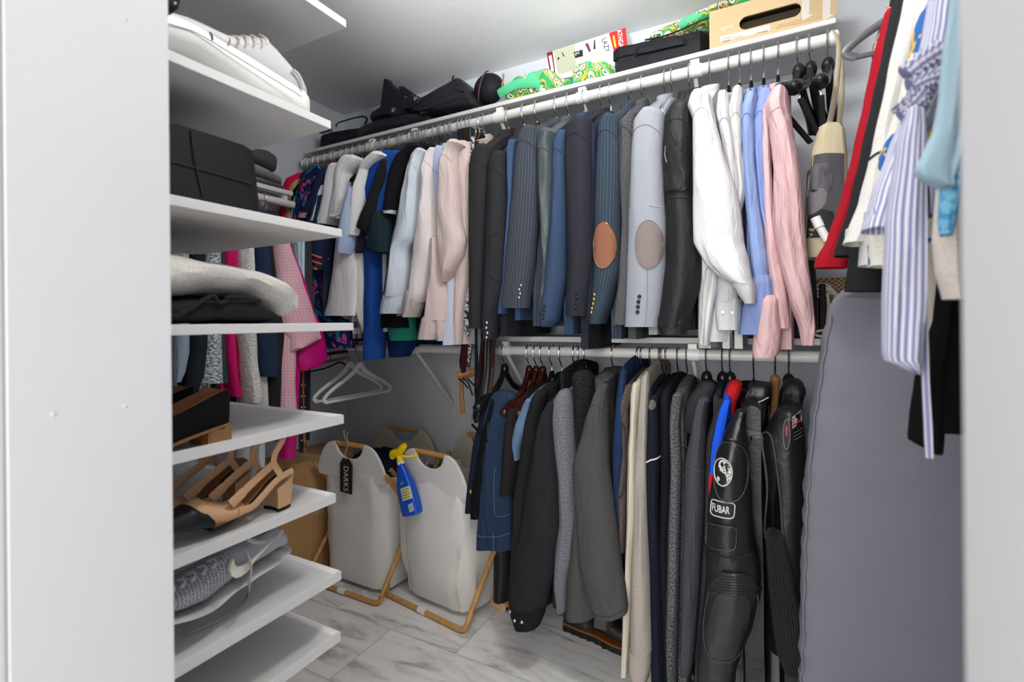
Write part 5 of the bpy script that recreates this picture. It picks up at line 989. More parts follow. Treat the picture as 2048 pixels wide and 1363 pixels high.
left('blouse', 'narrow green blouse strip between the knit and the magenta cardigan', 'blouse', fabric((62, 100, 92)), [(430, 436, 444), (690, 435, 445), (765, 438, 450)], 800, T=.02)
left('cardigan', 'magenta cardigan left of the fuzzy white one', 'sweater', fabric((214, 24, 110)), [(430, 440, 468), (500, 442, 468), (680, 446, 466), (750, 451, 471), (792, 459, 477)], 840, T=.04)
left('dress', 'dark crimson dress between magenta and white cardigans', 'dress', fabric((140, 14, 48)), [(430, 466, 480), (680, 463, 481), (770, 470, 485), (780, 472, 484)], 850, T=.03)
FZ = fabric((222, 220, 214), 'knit', (238, 236, 231), wr=.8, sc=1.8)
left('cardigan', 'fuzzy white cardigan whose sleeve hangs above the loafers', 'sweater', FZ, [(430, 476, 500), (500, 476, 500), (660, 477, 505), (720, 482, 508), (790, 487, 517), (804, 490, 514)], 830, dy=.04, fold=.006)
left('dress', 'ivory dress hanging just right of the fuzzy white cardigan', 'dress', fabric((222, 220, 212)), [(430, 502, 524), (740, 506, 526), (818, 508, 530)], 840, T=.03)
left('sweatshirt', 'navy sweatshirt left of the black one, left wall rail', 'sweater', fabric((44, 60, 90)), [(430, 500, 532), (500, 502, 532), (680, 504, 548), (700, 506, 550), (745, 508, 550), (752, 512, 548)], 790, dy=.02)
left('jacket', 'black jacket tucked behind the pink tweed jacket', 'jacket', fabric((50, 52, 54)), [(430, 520, 545), (500, 520, 544), (660, 536, 560), (740, 526, 554), (815, 527, 552)], 830, T=.04)
BOU = fabric((236, 150, 172), 'boucle', (250, 214, 220), wr=.3, sc=.9)
left('tweed_jacket', 'pink tweed jacket on the left wall rail', 'jacket', BOU, [(446, 538, 567), (488, 541, 571), (560, 549, 598), (620, 554, 620), (658, 562, 633), (678, 570, 638), (690, 572, 610), (704, 572, 577)], 815, dy=.03,
     extra=(('body', [(450, 530, 560), (600, 546, 582), (700, 550, 584), (760, 550, 583), (817, 550, 587)], None, 0),))
left('velvet_jacket', 'magenta velvet jacket behind the pink tweed one', 'jacket', fabric((196, 0, 118), wr=.8, rough=.5, spec=.4), [(452, 560, 576), (488, 570, 577), (560, 590, 604), (620, 606, 620), (668, 602, 640), (700, 588, 647), (718, 584, 651), (732, 588, 632), (741, 592, 604)], 900, dy=.0,
     extra=(('body', [(560, 580, 592), (700, 576, 596), (760, 574, 592), (830, 570, 588), (916, 560, 581)], None, -.02),))
left('blouse', 'white and teal striped blouse behind the magenta velvet jacket', 'blouse', fabric((206, 222, 226), 'stripe', (120, 176, 190), sc=1.2), [(452, 582, 600), (490, 586, 602), (560, 590, 602), (640, 594, 604)], 680, T=.03)
strip('belt', 'wide black belt with punched holes hanging beside the navy striped tee', 'belt', [(450, 602, 620), (474, 603, 622), (560, 606, 625), (642, 611, 630)], -1.70, newmat('black_strap', (48, 48, 50), .6)[0], 'belts on the left wall rail', ax='X', b=.004)
tb_ = Tube([(450, 602, 620), (474, 603, 622), (560, 606, 625), (642, 611, 630)], -1.70, 'X', .004, 2.6, 0, 0)
for k in range(7):
    b = MB(); b.ball(tb_.front(613 + k * .9, 484 + k * 11.5, .001), .0035, 8, 5, (.4, 1, 1)); o = b.build('punched_hole', M['black'], bpy.data.objects[[n for n in ORG if n.startswith('belt')][-1]])
for rows, lab, mt in (([(500, 598, 606), (735, 596, 606), (820, 597, 606), (905, 598, 606)], 'studded black belt hanging lowest at the left, nearest the pink jacket', M['blackleather']), ([(500, 606, 614), (735, 606, 614), (800, 606, 613), (895, 605, 613)], 'slim black belt with brass eyelets, middle of the hanging belts', M['blackleather']),
                      ([(500, 614, 622), (735, 614, 621), (880, 613, 619)], 'navy ribbon belt, rightmost of the hanging belts at the left', fabric((36, 44, 62), wr=.2)), ([(740, 602, 609), (850, 602, 610), (886, 604, 612), (905, 608, 612)], 'tan ended leather belt tip hanging below the dark belts', leather((150, 84, 36), .45))):
    o, tb_ = strip('belt', lab, 'belt', rows, -1.74, mt, 'belts on the left wall rail', ax='X', b=.004)
    if 'studded' in lab or 'eyelets' in lab:
        for k in range(6):
            b = MB(); b.ball(tb_.front((rows[-1][1] + rows[-1][2]) / 2, 770 + k * 22, .001), .004, 8, 5, (.5, 1, 1)); b.build('stud', M['brass'] if 'eyelets' in lab else M['silver'], o)
# skirt clips at the left end of the lower rail
t = thing('skirt_hanger', 'wooden skirt hanger with black clips behind the white hangers', 'hanger', (-2.08, 1.66, atY(660, 735, 1.66).z))
b = MB(); b.tube([atY(628, 728, 1.7), atY(696, 714, 1.7)], .010, 4, .6); b.build('bar', M['oak'], t, .002)
b = MB(); b.tube([atY(620, 712, 1.71), atY(694, 702, 1.71)], .009, 6, .6); b.build('hanging_fabric', M['black'], t)
b = MB(); b.tube(smooth_path([atY(660, 720, 1.7), atY(661, 705, 1.72), Vector((atY(664, 695, YR).x, YR - .0235, ZL - .004)), Vector((atY(664, 695, YR).x, YR - .01, ZL + .0235)), Vector((atY(664, 695, YR).x, YR + .0235, ZL + .004))]), .002, 6); b.build('hook', M['chrome'], t)
b = MB(); b.tube(smooth_path([atY(622, 742, 1.7), atY(650, 736, 1.69), atY(680, 724, 1.69), atY(690, 730, 1.69)]), .004, 8); b.build('strap', M['black'], t)
# a long white dress far left behind the slingbacks
left('dress', 'long white dress glimpsed behind the slingback pumps', 'dress', fabric((214, 216, 219)), [(600, 470, 510), (800, 472, 524), (930, 476, 522), (950, 480, 518)], 960, T=.03, dy=-.12)

# ------------------------------------------------------------------ dresses on the right wall rail, hanging close to the doorway
RGTG = 'clothes on the right wall rail'
def right(name, label, cat, mat, Y, rows, b=.03, extra=(), fold=.004, hang='velvet', hy=None, part='skirt', pw=2.4):
    tb = Tube(rows, Y, 'Y', b, pw, fold, len(ORG) * .37); L, R, _, _ = tb.ends(rows[0][0]); zb = tb.ends(rows[-1][0])[0].z; zt = L.z
    t = thing(name, label, cat, (XRR, Y, zb), RGTG); mb = MB(); tb.mesh(mb, 24); mb.build(part, mat, t)
    z1 = min(zt, 1.86); mb = MB(); torso_mesh(mb, [(z1, Y - b * .5, Y + b * .5), (z1 - .2, Y - b * .5, Y + b * .5), (max(zb + .03, .9), Y - b * .5, Y + b * .5)], max(.185, R.x - .03), .555, max(.03, ZRR - .09 - z1), ax='X'); mb.build('body', mat, t)
    for nm, rw, m2, dd in extra:
        e = Tube(rw, Y, 'Y', b * .8, 2.4, fold, len(ORG) * .3, dd); mb = MB(); e.mesh(mb, 22); mb.build(nm, m2 or mat, t)
    HG['last'] = hanger(hang, XRR, ZRR, ('grey plastic hanger' if hang == 'grey' else 'slim black hanger') + ', right wall rail, inside the ' + ' '.join(label.split()[:6]), None, Y if hy is None else hy, 0, math.pi / 2)
    HG['last'].scale = (1, .76, 1) if hang != 'grey' else (1, 1, 1)
    g = G(); g.t = t; g.tube = tb; return g
right('dress', 'bright red dress, farthest left of the clothes on the right wall', 'dress', fabric((150, 4, 26), wr=.4), 1.36, [(30, 1768, 1800), (60, 1760, 1796), (130, 1742, 1786), (200, 1728, 1775), (300, 1706, 1755), (400, 1681, 1735), (480, 1653, 1715), (522, 1629, 1705), (536, 1628, 1696)], hang='grey',
      extra=(('woven_trim', [(15, 1772, 1800), (60, 1756, 1790), (112, 1744, 1764)], fabric((200, 190, 176), 'tweed', (150, 60, 64), wr=.2, sc=3), -.02),))
right('skirt', 'long black skirt right of the red dress', 'skirt', fabric((40, 42, 46), wr=.4), 1.20, [(-40, 1800, 1840), (0, 1785, 1830), (100, 1766, 1812), (200, 1744, 1800), (300, 1722, 1790), (400, 1700, 1775), (513, 1666, 1742)])
right('trousers', 'black trousers hanging lowest below the white dress', 'trousers', fabric((36, 38, 41), wr=.5), 1.13, [(-40, 1810, 1850), (200, 1760, 1820), (400, 1720, 1790), (500, 1700, 1780), (583, 1688, 1778)])
W3 = fabric((222, 221, 216), wr=.6)
g = right('dress', 'white dress with a thin black line across its skirt', 'dress', W3, 1.03, [(-40, 1820, 1862), (0, 1808, 1856), (150, 1775, 1836), (300, 1744, 1800), (320, 1738, 1796), (400, 1718, 1780), (470, 1692, 1760), (488, 1685, 1748)], b=.035, extra=(('lower_fold', [(450, 1724, 1775), (505, 1718, 1770), (532, 1716, 1768)], None, .01),))
seam(g, [(1738, 321), (1748, 317), (1762, 316)], M['ink'], .0022, 'black_trim')
right('floral_dress', 'white dress printed with blue flowers beside the striped blouse', 'dress', fabric((232, 228, 216), 'floral', wr=.4, sc=1), .93, [(-40, 1850, 1882), (0, 1838, 1872), (100, 1820, 1856), (200, 1798, 1836), (260, 1778, 1818), (330, 1752, 1800), (450, 1734, 1795), (533, 1738, 1792)], b=.03)
STR = fabric((232, 232, 242), 'stripe', (132, 134, 172), wr=.7, sc=.62, mott=.03)
g = right('striped_blouse', 'white and indigo striped blouse with knotted ruffle and long tie', 'blouse', STR, .80, [(-40, 1862, 1915), (0, 1858, 1910), (60, 1848, 1905), (120, 1836, 1898), (200, 1812, 1890), (240, 1800, 1870), (300, 1776, 1835), (400, 1740, 1810), (462, 1722, 1795)], b=.035, fold=.006, part='sleeve',
      extra=(('long_tie', [(230, 1806, 1846), (300, 1790, 1850), (450, 1770, 1852), (600, 1764, 1850), (700, 1764, 1843), (718, 1765, 1841), (732, 1795, 1839), (747, 1830, 1837)], None, .05), ('sleeve', [(300, 1846, 1892), (380, 1840, 1897), (412, 1846, 1886), (432, 1850, 1874)], None, .03)))
for k, (pts, r) in enumerate(((((1812, 150), (1838, 128), (1862, 112), (1884, 98)), .013), (((1822, 178), (1846, 165), (1868, 158), (1884, 160)), .014), (((1806, 205), (1816, 215), (1834, 196), (1846, 180)), .013), (((1800, 232), (1815, 222), (1832, 206), (1850, 196)), .011))):
    b = MB(); b.tube(smooth_path([atY(*p, .75) for p in pts], 16), [r * (.85 + .2 * math.sin(j * .75 + k)) for j in range(49)], 16); b.build('ruffle', STR, g.t)
right('trousers', 'black velvet trousers hanging low behind the striped ribbon', 'trousers', fabric((10, 10, 12), wr=.3), .90, [(430, 1866, 1915), (560, 1874, 1912), (640, 1866, 1906), (680, 1852, 1903), (760, 1828, 1898), (830, 1818, 1892), (876, 1814, 1889), (905, 1862, 1886)], b=.012, part='leg')
right('skirt', 'cream skirt folded behind the striped tie', 'skirt', fabric((214, 206, 194), wr=.6), .98, [(300, 1840, 1915), (480, 1846, 1918), (560, 1850, 1915), (600, 1846, 1890), (650, 1846, 1878), (672, 1842, 1858)], b=.02)
right('blouse', 'pale beige blouse just left of the right door jamb', 'blouse', fabric((212, 204, 196), wr=.6), .70, [(-40, 1905, 1930), (300, 1880, 1930), (480, 1866, 1932), (540, 1872, 1930), (598, 1888, 1925)], b=.02)
strip('ribbon', 'pale striped ribbon dangling in front of the black velvet trousers', 'ribbon', [(420, 1832, 1846), (540, 1838, 1851), (650, 1841, 1856), (750, 1843, 1858), (870, 1848, 1865), (914, 1851, 1866)], .76, STR, b=.006)
LBL = fabric((166, 194, 208), wr=.5, mott=.03)
right('blouse', 'light blue blouse closest to the right door jamb', 'blouse', LBL, .62, [(-60, 1905, 1940), (20, 1900, 1938), (100, 1886, 1935), (200, 1878, 1930), (262, 1866, 1925), (300, 1848, 1920), (342, 1828, 1912), (354, 1832, 1906), (374, 1884, 1904)], b=.012, pw=3, part='sleeve', extra=(('body', [(300, 1885, 1930), (380, 1880, 1922), (440, 1876, 1912), (470, 1880, 1906)], fabric((120, 180, 206), 'knit', (60, 130, 180), wr=.4, sc=2), -.02),))

# ------------------------------------------------------------------ things on the lower shelf at the right and the folded futon
ZS = 1.1365
b = MB(); b.grid([[Vector((.19 + a * .085 * k, 1.93 + c * .07 * k, z)) for a, c in ((-1, -1), (-.5, -1.04), (0, -1.05), (.5, -1.04), (1, -1), (1.02, 0), (1, 1), (0, 1.02), (-1, 1), (-1.02, 0))] for z, k in ((ZS, .92), (ZS + .002, .95), (ZS + .11, 1.05), (ZS + .19, 1.1), (ZS + .19, 1.0), (ZS + .03, .9))])
wk, nt, bs = newmat('wicker', (168, 130, 96), .7); sp = N(nt, 'ShaderNodeSeparateXYZ'); nt.links.new(uvmap(nt, 1, 1), sp.inputs[0]); w1 = math_node(nt, 'SINE', math_node(nt, 'MULTIPLY', sp.outputs[1], 2 * math.pi / .013)); w2 = math_node(nt, 'SINE', math_node(nt, 'MULTIPLY', sp.outputs[0], 2 * math.pi / .016)); ww = math_node(nt, 'MULTIPLY', w1, w2)
nt.links.new(ramp(nt, math_node(nt, 'ADD', math_node(nt, 'MULTIPLY', ww, .5), .5), [(.1, lin((74, 50, 36))), (.6, lin((190, 152, 112)))]), bs.inputs['Base Color']); bump(nt, bs, ww, .8, .004)
tag(b.build('wicker_basket', wk), 'brown wicker basket on the lower shelf above the futon', 'basket')
t = thing('camera_bag', 'black camera bag with round buckle on the lower shelf behind the pink shirt', 'bag', (.075, 1.9, ZS))
b = MB(); b.grid([[Vector((.062 + a * .05 * k, 1.88 + c * .09 * k, z)) for a, c in ((-1, -1), (1, -1), (1, 1), (-1, 1))] for z, k in ((ZS, .95), (ZS + .12, 1), (ZS + .26, .9), (ZS + .27, .7))]); b.build('bag_body', M['black'], t, .012, 3)
b = MB(); b.tube([Vector((.07 + .013 * math.cos(q), 1.795, ZS + .2 + .013 * math.sin(q))) for q in [2 * math.pi * k / 18 for k in range(18)]], .0025, 6, closed=True); b.build('buckle', M['steel_dark'], t)
b = MB(); b.box(.118, .135, 1.80, 1.98, ZS, ZS + .17); tag(b.build('black_folder', M['black'], bevel=.004), 'flat black case standing between camera bag and wicker basket', 'case')
t = thing('cable_coil', 'coil of white cable on the lower shelf beside the pink shirt', 'cable', (.10, 1.82, ZS))
for k, pts in enumerate((((1622, 588), (1634, 571), (1650, 568), (1664, 578), (1672, 594), (1668, 620), (1655, 648), (1636, 664), (1626, 668)), ((1624, 598), (1638, 584), (1656, 581), (1670, 592), (1671, 612), (1660, 640), (1645, 656), (1630, 664)), ((1626, 596), (1645, 590), (1662, 586), (1671, 590), (1674, 605), (1664, 632), (1650, 660), (1640, 672)), ((1630, 580), (1650, 575), (1668, 584), (1676, 600), (1668, 640), (1652, 668)), ((1655, 588), (1657, 610), (1654, 640), (1648, 655)), ((1626, 664), (1640, 661), (1658, 659)), ((1626, 668), (1640, 672), (1660, 674)))):
    b = MB(); b.tube(smooth_path([atY(x, y, 1.83 - .006 * k) for x, y in pts], 5), .0042, 8); b.build('cable_loop', newmat('cable_white', (206, 202, 190), .5)[0] if k == 0 else bpy.data.materials['cable_white'], t)
c = atY(1753, 598, 1.56); b = MB(); P = []
for i in range(9):
    a = math.pi * (i + .05) / 8.1; P.append([c + Vector((.036 * math.sin(a) * math.cos(q) * (1 + .3 * noise.noise(Vector((q, a * 2, 1)))), .03 * math.sin(a) * math.sin(q), .036 * math.cos(a) * (1 + .25 * noise.noise(Vector((q * 2, a, 3)))))) for q in [2 * math.pi * k / 18 for k in range(18)]])
b.grid(P); tag(b.build('crumpled_bag', M['plastic_white']), 'crumpled white plastic bag on top of the futon', 'bag')
FU = fabric((118, 117, 127), 'plain', wr=.35, mott=.05, sc=.7)
t = thing('futon', 'folded grey futon mattress standing upright at the right', 'mattress', (.3, 1.48, 0))
P = []; prof_ = [(0.0, .055), (.02, .045), (.12, .040), (.30, .042), (.55, .050), (.75, .058), (.95, .075), (1.05, .090), (1.15, .103), (1.22, .116), (1.255, .128), (1.27, .15)]
for i in range(61):
    z = 1.27 * i / 60; xl = interp([(a, c) for a, c in prof_], z)[0]; ring = []; d = .085 * min(1, (1.275 - z) / .03 + .25) * min(1, z / .02 + .7)
    for j in range(36):
        q = 2 * math.pi * j / 36; cs, sn = math.cos(q), math.sin(q); x0, x1 = xl, .62; w = .004 * noise.noise(Vector((cs * 2, z * 16, sn * 3))) + (.0045 * math.sin(z * 95 + cs) * max(0, -cs) ** 2 * (noise.noise(Vector((0, z * 5, 2))) + .4))
        zt = z - (.035 * ((math.copysign(abs(cs) ** .45, cs) + 1) / 2) if z > 1.1 else 0) * (z - 1.1) / .17
        ring.append(Vector(((x0 + x1) / 2 + ((x1 - x0) / 2 + w) * math.copysign(abs(cs) ** .45, cs), 1.49 + (d + w) * math.copysign(abs(sn) ** .45, sn), zt)))
    P.append(ring)
b = MB(); b.grid(P); b.build('mattress_cover', FU, t)
b = MB(); b.tube([p + Vector((-.001, -.004, 0)) for p in [r[20] for r in P[2:58]]], .0022, 6); b.build('piping', FU, t)

# ------------------------------------------------------------------ floor: hampers, boxes, boots, bin
CV = fabric((252, 249, 243), 'plain', wr=.4, mott=.04, sc=1.2); CV2 = fabric((222, 210, 192), 'plain', wr=.5, mott=.05, sc=1.2)
def hamper(label, cx, fy, rot, w=.42, d=.38, h=.655, puff=0, seed=0):
    t = thing('laundry_hamper', label, 'hamper', (cx, fy + d / 2, 0), 'folding laundry hampers'); R2 = Matrix.Rotation(rot, 3, 'Z'); o3 = Vector((cx, fy, 0)); hw = w / 2
    def tr(mb):
        mb.v = [R2 @ v + o3 for v in mb.v]; return mb
    def flap(y, lean, arch):
        n = 14; pts = [(-hw + (hw - .088) * i / n, h - .125 * (1 - i / n) ** 2.6) for i in range(n + 1)]
        notch = [(-.083, h - .012)] + [(-.080 * math.cos(math.pi * i / 10), h - .014 - .058 * math.sin(math.pi * i / 10)) for i in range(1, 10)] + [(.083, h - .012)]
        top = pts + notch + [(-x, z) for x, z in pts[::-1]]; low = [(hw * .985, h - .165), (0, h - .17), (-hw * .985, h - .165)]
        o = [Vector((x, y + (h - z) * lean, z)) for x, z in top + low]; b = MB(); b.prism(o, (0, .012 if y < .1 else -.012, 0)); return b
    tr(flap(.0, .05, 0)).build('front_flap', CV, t, .003); tr(flap(d, -.05, 0)).build('back_flap', CV2, t, .003)
    P = []
    for i in range(19):
        f = i / 18; z = .022 + (h - .155) * f; k = .93 + .07 * min(1, f * 2.2); ring = []
        for j in range(44):
            q = 2 * math.pi * j / 44; cs, sn = math.cos(q), math.sin(q); a = math.copysign(abs(cs) ** .42, cs); c = math.copysign(abs(sn) ** .42, sn)
            wob = (.007 + .012 * puff) * noise.noise(Vector((cs * 3 + seed, z * 6, sn * 3))) + .003 * math.sin(8 * cs + seed) + .007 * puff * noise.noise(Vector((cs * 5 + z * 4 + seed, z * 3 - cs * 4, sn * 2))); bul = puff * .03 * math.sin(math.pi * f)
            sag = -.035 * (1 - abs(c)) * (f ** 6)
            ring.append(Vector((a * (hw * .985 * k + bul * .6) + wob, d / 2 + c * (d * (.455 + .03 * f) + bul) + wob, z + sag)))
        P.append(ring)
    P.append([Vector((p.x * .96, d / 2 + (p.y - d / 2) * .96, p.z)) for p in P[-1]]); P.append([Vector((p.x * .93, d / 2 + (p.y - d / 2) * .93, p.z - .12)) for p in P[-2]])
    b = MB(); b.grid(P); tr(b).build('bag', CV, t)
    r = .0105; hb = hw * 1.01 + puff * .026 + .006
    for nm, y0, y1 in (('front_frame_leg', -.045, d + .004), ('back_frame_leg', d + .03, -.004)):   # a U on the floor on one side, its arms crossing to the handle bar of the other
        dy = (y1 - y0); L = []
        for sx in (-1, 1):
            pass
        a = [Vector((-hb, y1, h - .115)), Vector((-hb, y0 + dy * .12, .10)), Vector((-hb * .985, y0 + dy * .04, .04)), Vector((-hb * .91, y0 + dy * .005, .014)), Vector((-hb * .74, y0, r + .001))]
        path = smooth_path(a, 4) + smooth_path([Vector((-v.x, v.y, v.z)) for v in a[::-1]], 4); b = MB(); b.tube(path, r, 10); tr(b).build(nm, M['bamboo'], t)
    for nm, y in (('front_handle_bar', .012), ('back_handle_bar', d - .012)):
        b = MB(); b.tube([(-.098, y, h - .008), (.098, y, h - .008)], .0105, 10); tr(b).build(nm, M['bamboo'], t)
    b = MB(); b.tube([(-.02, -.045, .0135), (.02, -.045, .0135)], .0135, 12); tr(b).build('floor_clip', M['plastic_white'], t)
    return t, lambda x, y, z: R2 @ Vector((x, y, z)) + o3
h1, T1 = hamper('white canvas laundry hamper with the black chalk tag, left of two', -1.70, 1.60, 0, .42, .38, .655, .15, 2)
h2, T2 = hamper('white canvas laundry hamper with the spray bottle on its handle, right of two', -1.285, 1.645, -.14, .41, .37, .655, 1, 5)
b = MB(); P = []
for i in range(10):
    a = math.pi / 2 * (i + .05) / 9.2; P.append([T1(0, .20, .50) + Vector((.17 * math.cos(a) * math.cos(q), .14 * math.cos(a) * math.sin(q), (.075 + .03 * noise.noise(Vector((q, a, 1)))) * math.sin(a))) for q in [2 * math.pi * k / 26 for k in range(26)]])
b.grid(P); tag(b.build('navy_clothes', fabric((24, 32, 58), wr=1)), 'navy laundry heaped inside the left hamper', 'clothes')
# chalkboard tag tied to the left handle
t = thing('name_tag', 'black wooden tag with white chalk lettering tied to the left hamper', 'tag', T1(-.005, -.02, .45))
A = lambda x, z, o=0: T1(x - .0, -.012 - .02 * (0.66 - z) - o, z)
b = MB(); b.prism([A(x, z) for x, z in ((-.036, .44), (.036, .437), (.038, .565), (.016, .592), (-.018, .592), (-.037, .568))], (0, -.005, 0)); b.build('tag_board', M['ink'], t, .0012)
text_mesh('chalk_lettering', 'DARKS', .038, lambda u, v: A(.000 + v * 1.1, .503 - u * .95, .0052), M['cream'], t)
tw = newmat('twine', (188, 172, 140), .9)[0]
b = MB(); b.tube(smooth_path([A(0, .585, .004), A(.006, .62, .012), T1(.0, -.006, .645), T1(.0, .014, .657), T1(-.004, .026, .645)]), .0016, 6); b.tube(smooth_path([T1(0, .0, .655), T1(-.012, -.006, .672), T1(-.03, 0, .70), T1(-.028, 0, .712)]), .0018, 6); b.tube(smooth_path([T1(0, .0, .655), T1(-.006, -.006, .68), T1(-.004, 0, .705)]), .0018, 6); b.build('twine', tw, t)
# spray bottle hooked over the right handle
t = thing('spray_bottle', 'blue spray bottle with a yellow trigger hooked on the right hamper', 'bottle', T2(-.10, -.05, .36))
ax_ = Vector((.30, 0, -1)).normalized()
S0 = T2(-.12, -.048, .60); sx_ = Vector((1, 0, .30)).normalized(); P = []
for f, a, c in ((0, .014, .014), (.02, .015, .015), (.028, .022, .018), (.06, .029, .021), (.095, .040, .025), (.13, .046, .027), (.17, .048, .028), (.22, .049, .029), (.246, .046, .028), (.25, .040, .024)):
    P.append([S0 + ax_ * f * .86 + sx_ * a * math.copysign(abs(math.cos(q)) ** .7, math.cos(q)) + Vector((0, c * math.copysign(abs(math.sin(q)) ** .7, math.sin(q)), 0)) for q in [2 * math.pi * k / 28 for k in range(28)]])
b = MB(); b.grid(P); b.build('bottle_body', M['blue'], t)
b = MB(); b.tube([S0 - ax_ * .008, S0 + ax_ * .004], .0155, 16); b.build('neck_ring', M['plastic_white'], t)
b = MB(); b.tube([S0 - ax_ * .034, S0 - ax_ * .008], [.013, .0145], 16); P = [S0 - ax_ * .034 + sx_ * -.036 + Vector((0, 0, -.010)), S0 - ax_ * .046 + sx_ * -.03, S0 - ax_ * .045 - sx_ * .0, S0 - ax_ * .052 + sx_ * .032 + Vector((0, 0, .012)), S0 - ax_ * .052 + sx_ * .042 + Vector((0, 0, .020))]
b.tube(smooth_path(P, 4), [.008, .012, .014, .0155, .017, .0175, .018, .018, .018, .0175, .017, .016, .015, .0135, .012, .0105, .009], 12, 1.0); b.build('trigger_head', M['yellow'], t)
b = MB(); b.tube(smooth_path([S0 - ax_ * .03 + sx_ * .012, S0 - ax_ * .018 + sx_ * .03 + Vector((0, .02, 0)), T2(-.075, .012, .628)], 4), .005, 8); b.build('trigger', M['yellow'], t)
def bp(x, y, o=.0005):                     # point on the front of the bottle: x across (-1..1), y along
    w = interp([(0, .014, .014), (.028, .022, .018), (.06, .029, .021), (.095, .040, .025), (.13, .046, .027), (.22, .049, .029), (.25, .046, .028)], y); s = math.copysign(abs(x) ** (1 / .7), x) if False else x
    c = w[1] * max(0, 1 - abs(s) ** (2 / .7)) ** .35
    return S0 + ax_ * y * .86 + sx_ * w[0] * s + Vector((0, -c - o, 0))
def sticker(name, xs, ys, mat, o=.0006):
    b = MB(); b.grid([[bp(xs[0] + (xs[1] - xs[0]) * i / 8, ys[0] + (ys[1] - ys[0]) * j / 4 - .006 * i / 8, o) for i in range(9)] for j in range(5)], False); return b.build(name, mat, t)
sticker('label_panel', (-.22, .86), (.115, .175), newmat('label_cream', (218, 216, 150), .5)[0])
for k in range(4): sticker('label_line', (-.16, .78 - .1 * (k % 2)), (.124 + k * .013, .127 + k * .013), newmat('label_ink', (96, 110, 96), .6)[0] if k == 0 else bpy.data.materials['label_ink'], .0012)
sticker('barcode_panel', (.28, .72), (.196, .232), M['plastic_white'])
for k in range(5): sticker('barcode_line', (.34, .66), (.201 + k * .006, .2035 + k * .006), M['ink'], .0012)
sticker('brand_oval', (-.06, .30), (.088, .100), newmat('gold_print', (170, 160, 90), .5)[0]); sticker('red_shoulder_label', (-.98, -.55), (.012, .060), M['red'])
# cardboard boxes in the left corner
cbm, nt, bs = newmat('cardboard', (184, 140, 92), .8); n1 = tex_noise(nt, uvmap(nt, 3, 60, 3, 'Object'), 1, 3, .6); nt.links.new(ramp(nt, n1, [(.3, lin((176, 132, 84))), (.7, lin((192, 150, 102)))]), bs.inputs['Base Color'])
tape = newmat('packing_tape', (196, 168, 120), .3)[0]
def carton(label, x0, x1, y0, y1, z0, z1):
    t = thing('cardboard_box', label, 'box', ((x0 + x1) / 2, (y0 + y1) / 2, z0), 'moving boxes in the left corner'); b = MB(); b.box(x0, x1, y0, y1, z0, z1); b.build('carton', cbm, t, .003)
    b = MB(); ym = (y0 + y1) / 2; b.box(x0, x1 + .0012, ym - .025, ym + .025, z1 - .06, z1 + .0012); b.build('tape', tape, t)
    b = MB(); b.box(x1 - .004, x1 + .0015, y0 + .004, y0 + .02, z0 + .01, z1 - .01); b.build('corner_crease', cbm, t); return t
carton('large brown cardboard box on the floor behind the rack', -2.19, -1.955, 1.40, 1.90, 0, .335); carton('brown cardboard box stacked on the larger box', -2.19, -1.96, 1.44, 1.88, .335, .545)
# boots
def boot(name, label, loc, ang, L=.29, H=.24, mat=None, solem=None, welt=None, group=None):
    t = thing(name, label, 'boot', loc, group); R2 = Matrix.Rotation(ang, 3, 'Z'); o3 = Vector(loc)
    def tr(mb):
        mb.v = [R2 @ v + o3 for v in mb.v]; return mb
    st = [(0, .026), (.02, .034), (.25, .036), (.45, .034), (.7, .046), (.9, .042), (1, .018)]
    def outline(k, z): return [Vector((f * L - .04, s * w * k, z)) for s in (1, -1) for f, w in (st if s > 0 else st[::-1])]
    b = MB(); b.grid([outline(1.10, 0), outline(1.12, .004), outline(1.12, .024)]); tr(b).build('sole', solem, t)
    for k in range(9):
        b = MB(); x = -.03 + k * L / 9.5; b.box(x, x + .014, -.05 if 4 < k < 9 else -.042, .05 if 4 < k < 9 else .042, -.0005, .012); tr(b).build('tread_lug', M['black'], t)
    b = MB(); b.grid([outline(1.13, .022), outline(1.13, .030)]); tr(b).build('welt', welt or solem, t)
    P = []                      # upper: swept from toe to shaft
    for f in [i / 22 for i in range(23)]:
        if f < .5:
            u = 1 - f * 2 * .62; x = u * L - .04; w = interp([(a, c) for a, c in st], u)[0]; zt = .03 + (.058 * min(1, (1 - u) * 7) ** .5) + .05 * max(0, (.72 - u) / .34); P.append([Vector((x, w * math.cos(q), .028 + (zt - .028) * (.5 + .5 * math.sin(q)) )) for q in [2 * math.pi * k / 20 for k in range(20)]])
    b = MB(); b.grid(P); 
    S = []
    for f in [i / 12 for i in range(13)]:
        z = .028 + (H - .028) * f; a = .070 - .014 * min(1, f * 2); c = .037 + .008 * f; x0 = .050 - .012 * f; S.append([Vector((x0 + a * math.cos(q) - .03, c * math.sin(q), z)) for q in [2 * math.pi * k / 24 for k in range(24)]])
    S.append([Vector((p.x * .9, p.y * .86, p.z)) for p in S[-1]]); S.append([Vector((p.x, p.y, p.z - .06)) for p in S[-1]])
    tr(b).build('vamp', mat, t); b = MB(); b.grid(S); tr(b).build('shaft', mat, t)
    for k in range(4):
        b = MB(); z = .10 + k * .03; b.tube(smooth_path([(.082 - k * .006, -.025, z), (.092 - k * .008, 0, z + .006), (.082 - k * .006, .025, z)]), .003, 6); tr(b).build('lace', M['black'], t)
    return t
BL = leather((24, 22, 20), .42, 1, .5)
boot('work_boot', 'black ankle boot with a tan sole beside the right hamper', (-1.03, 1.81, 0), 1.45, .24, .26, BL, M['tan'], M['tan'])
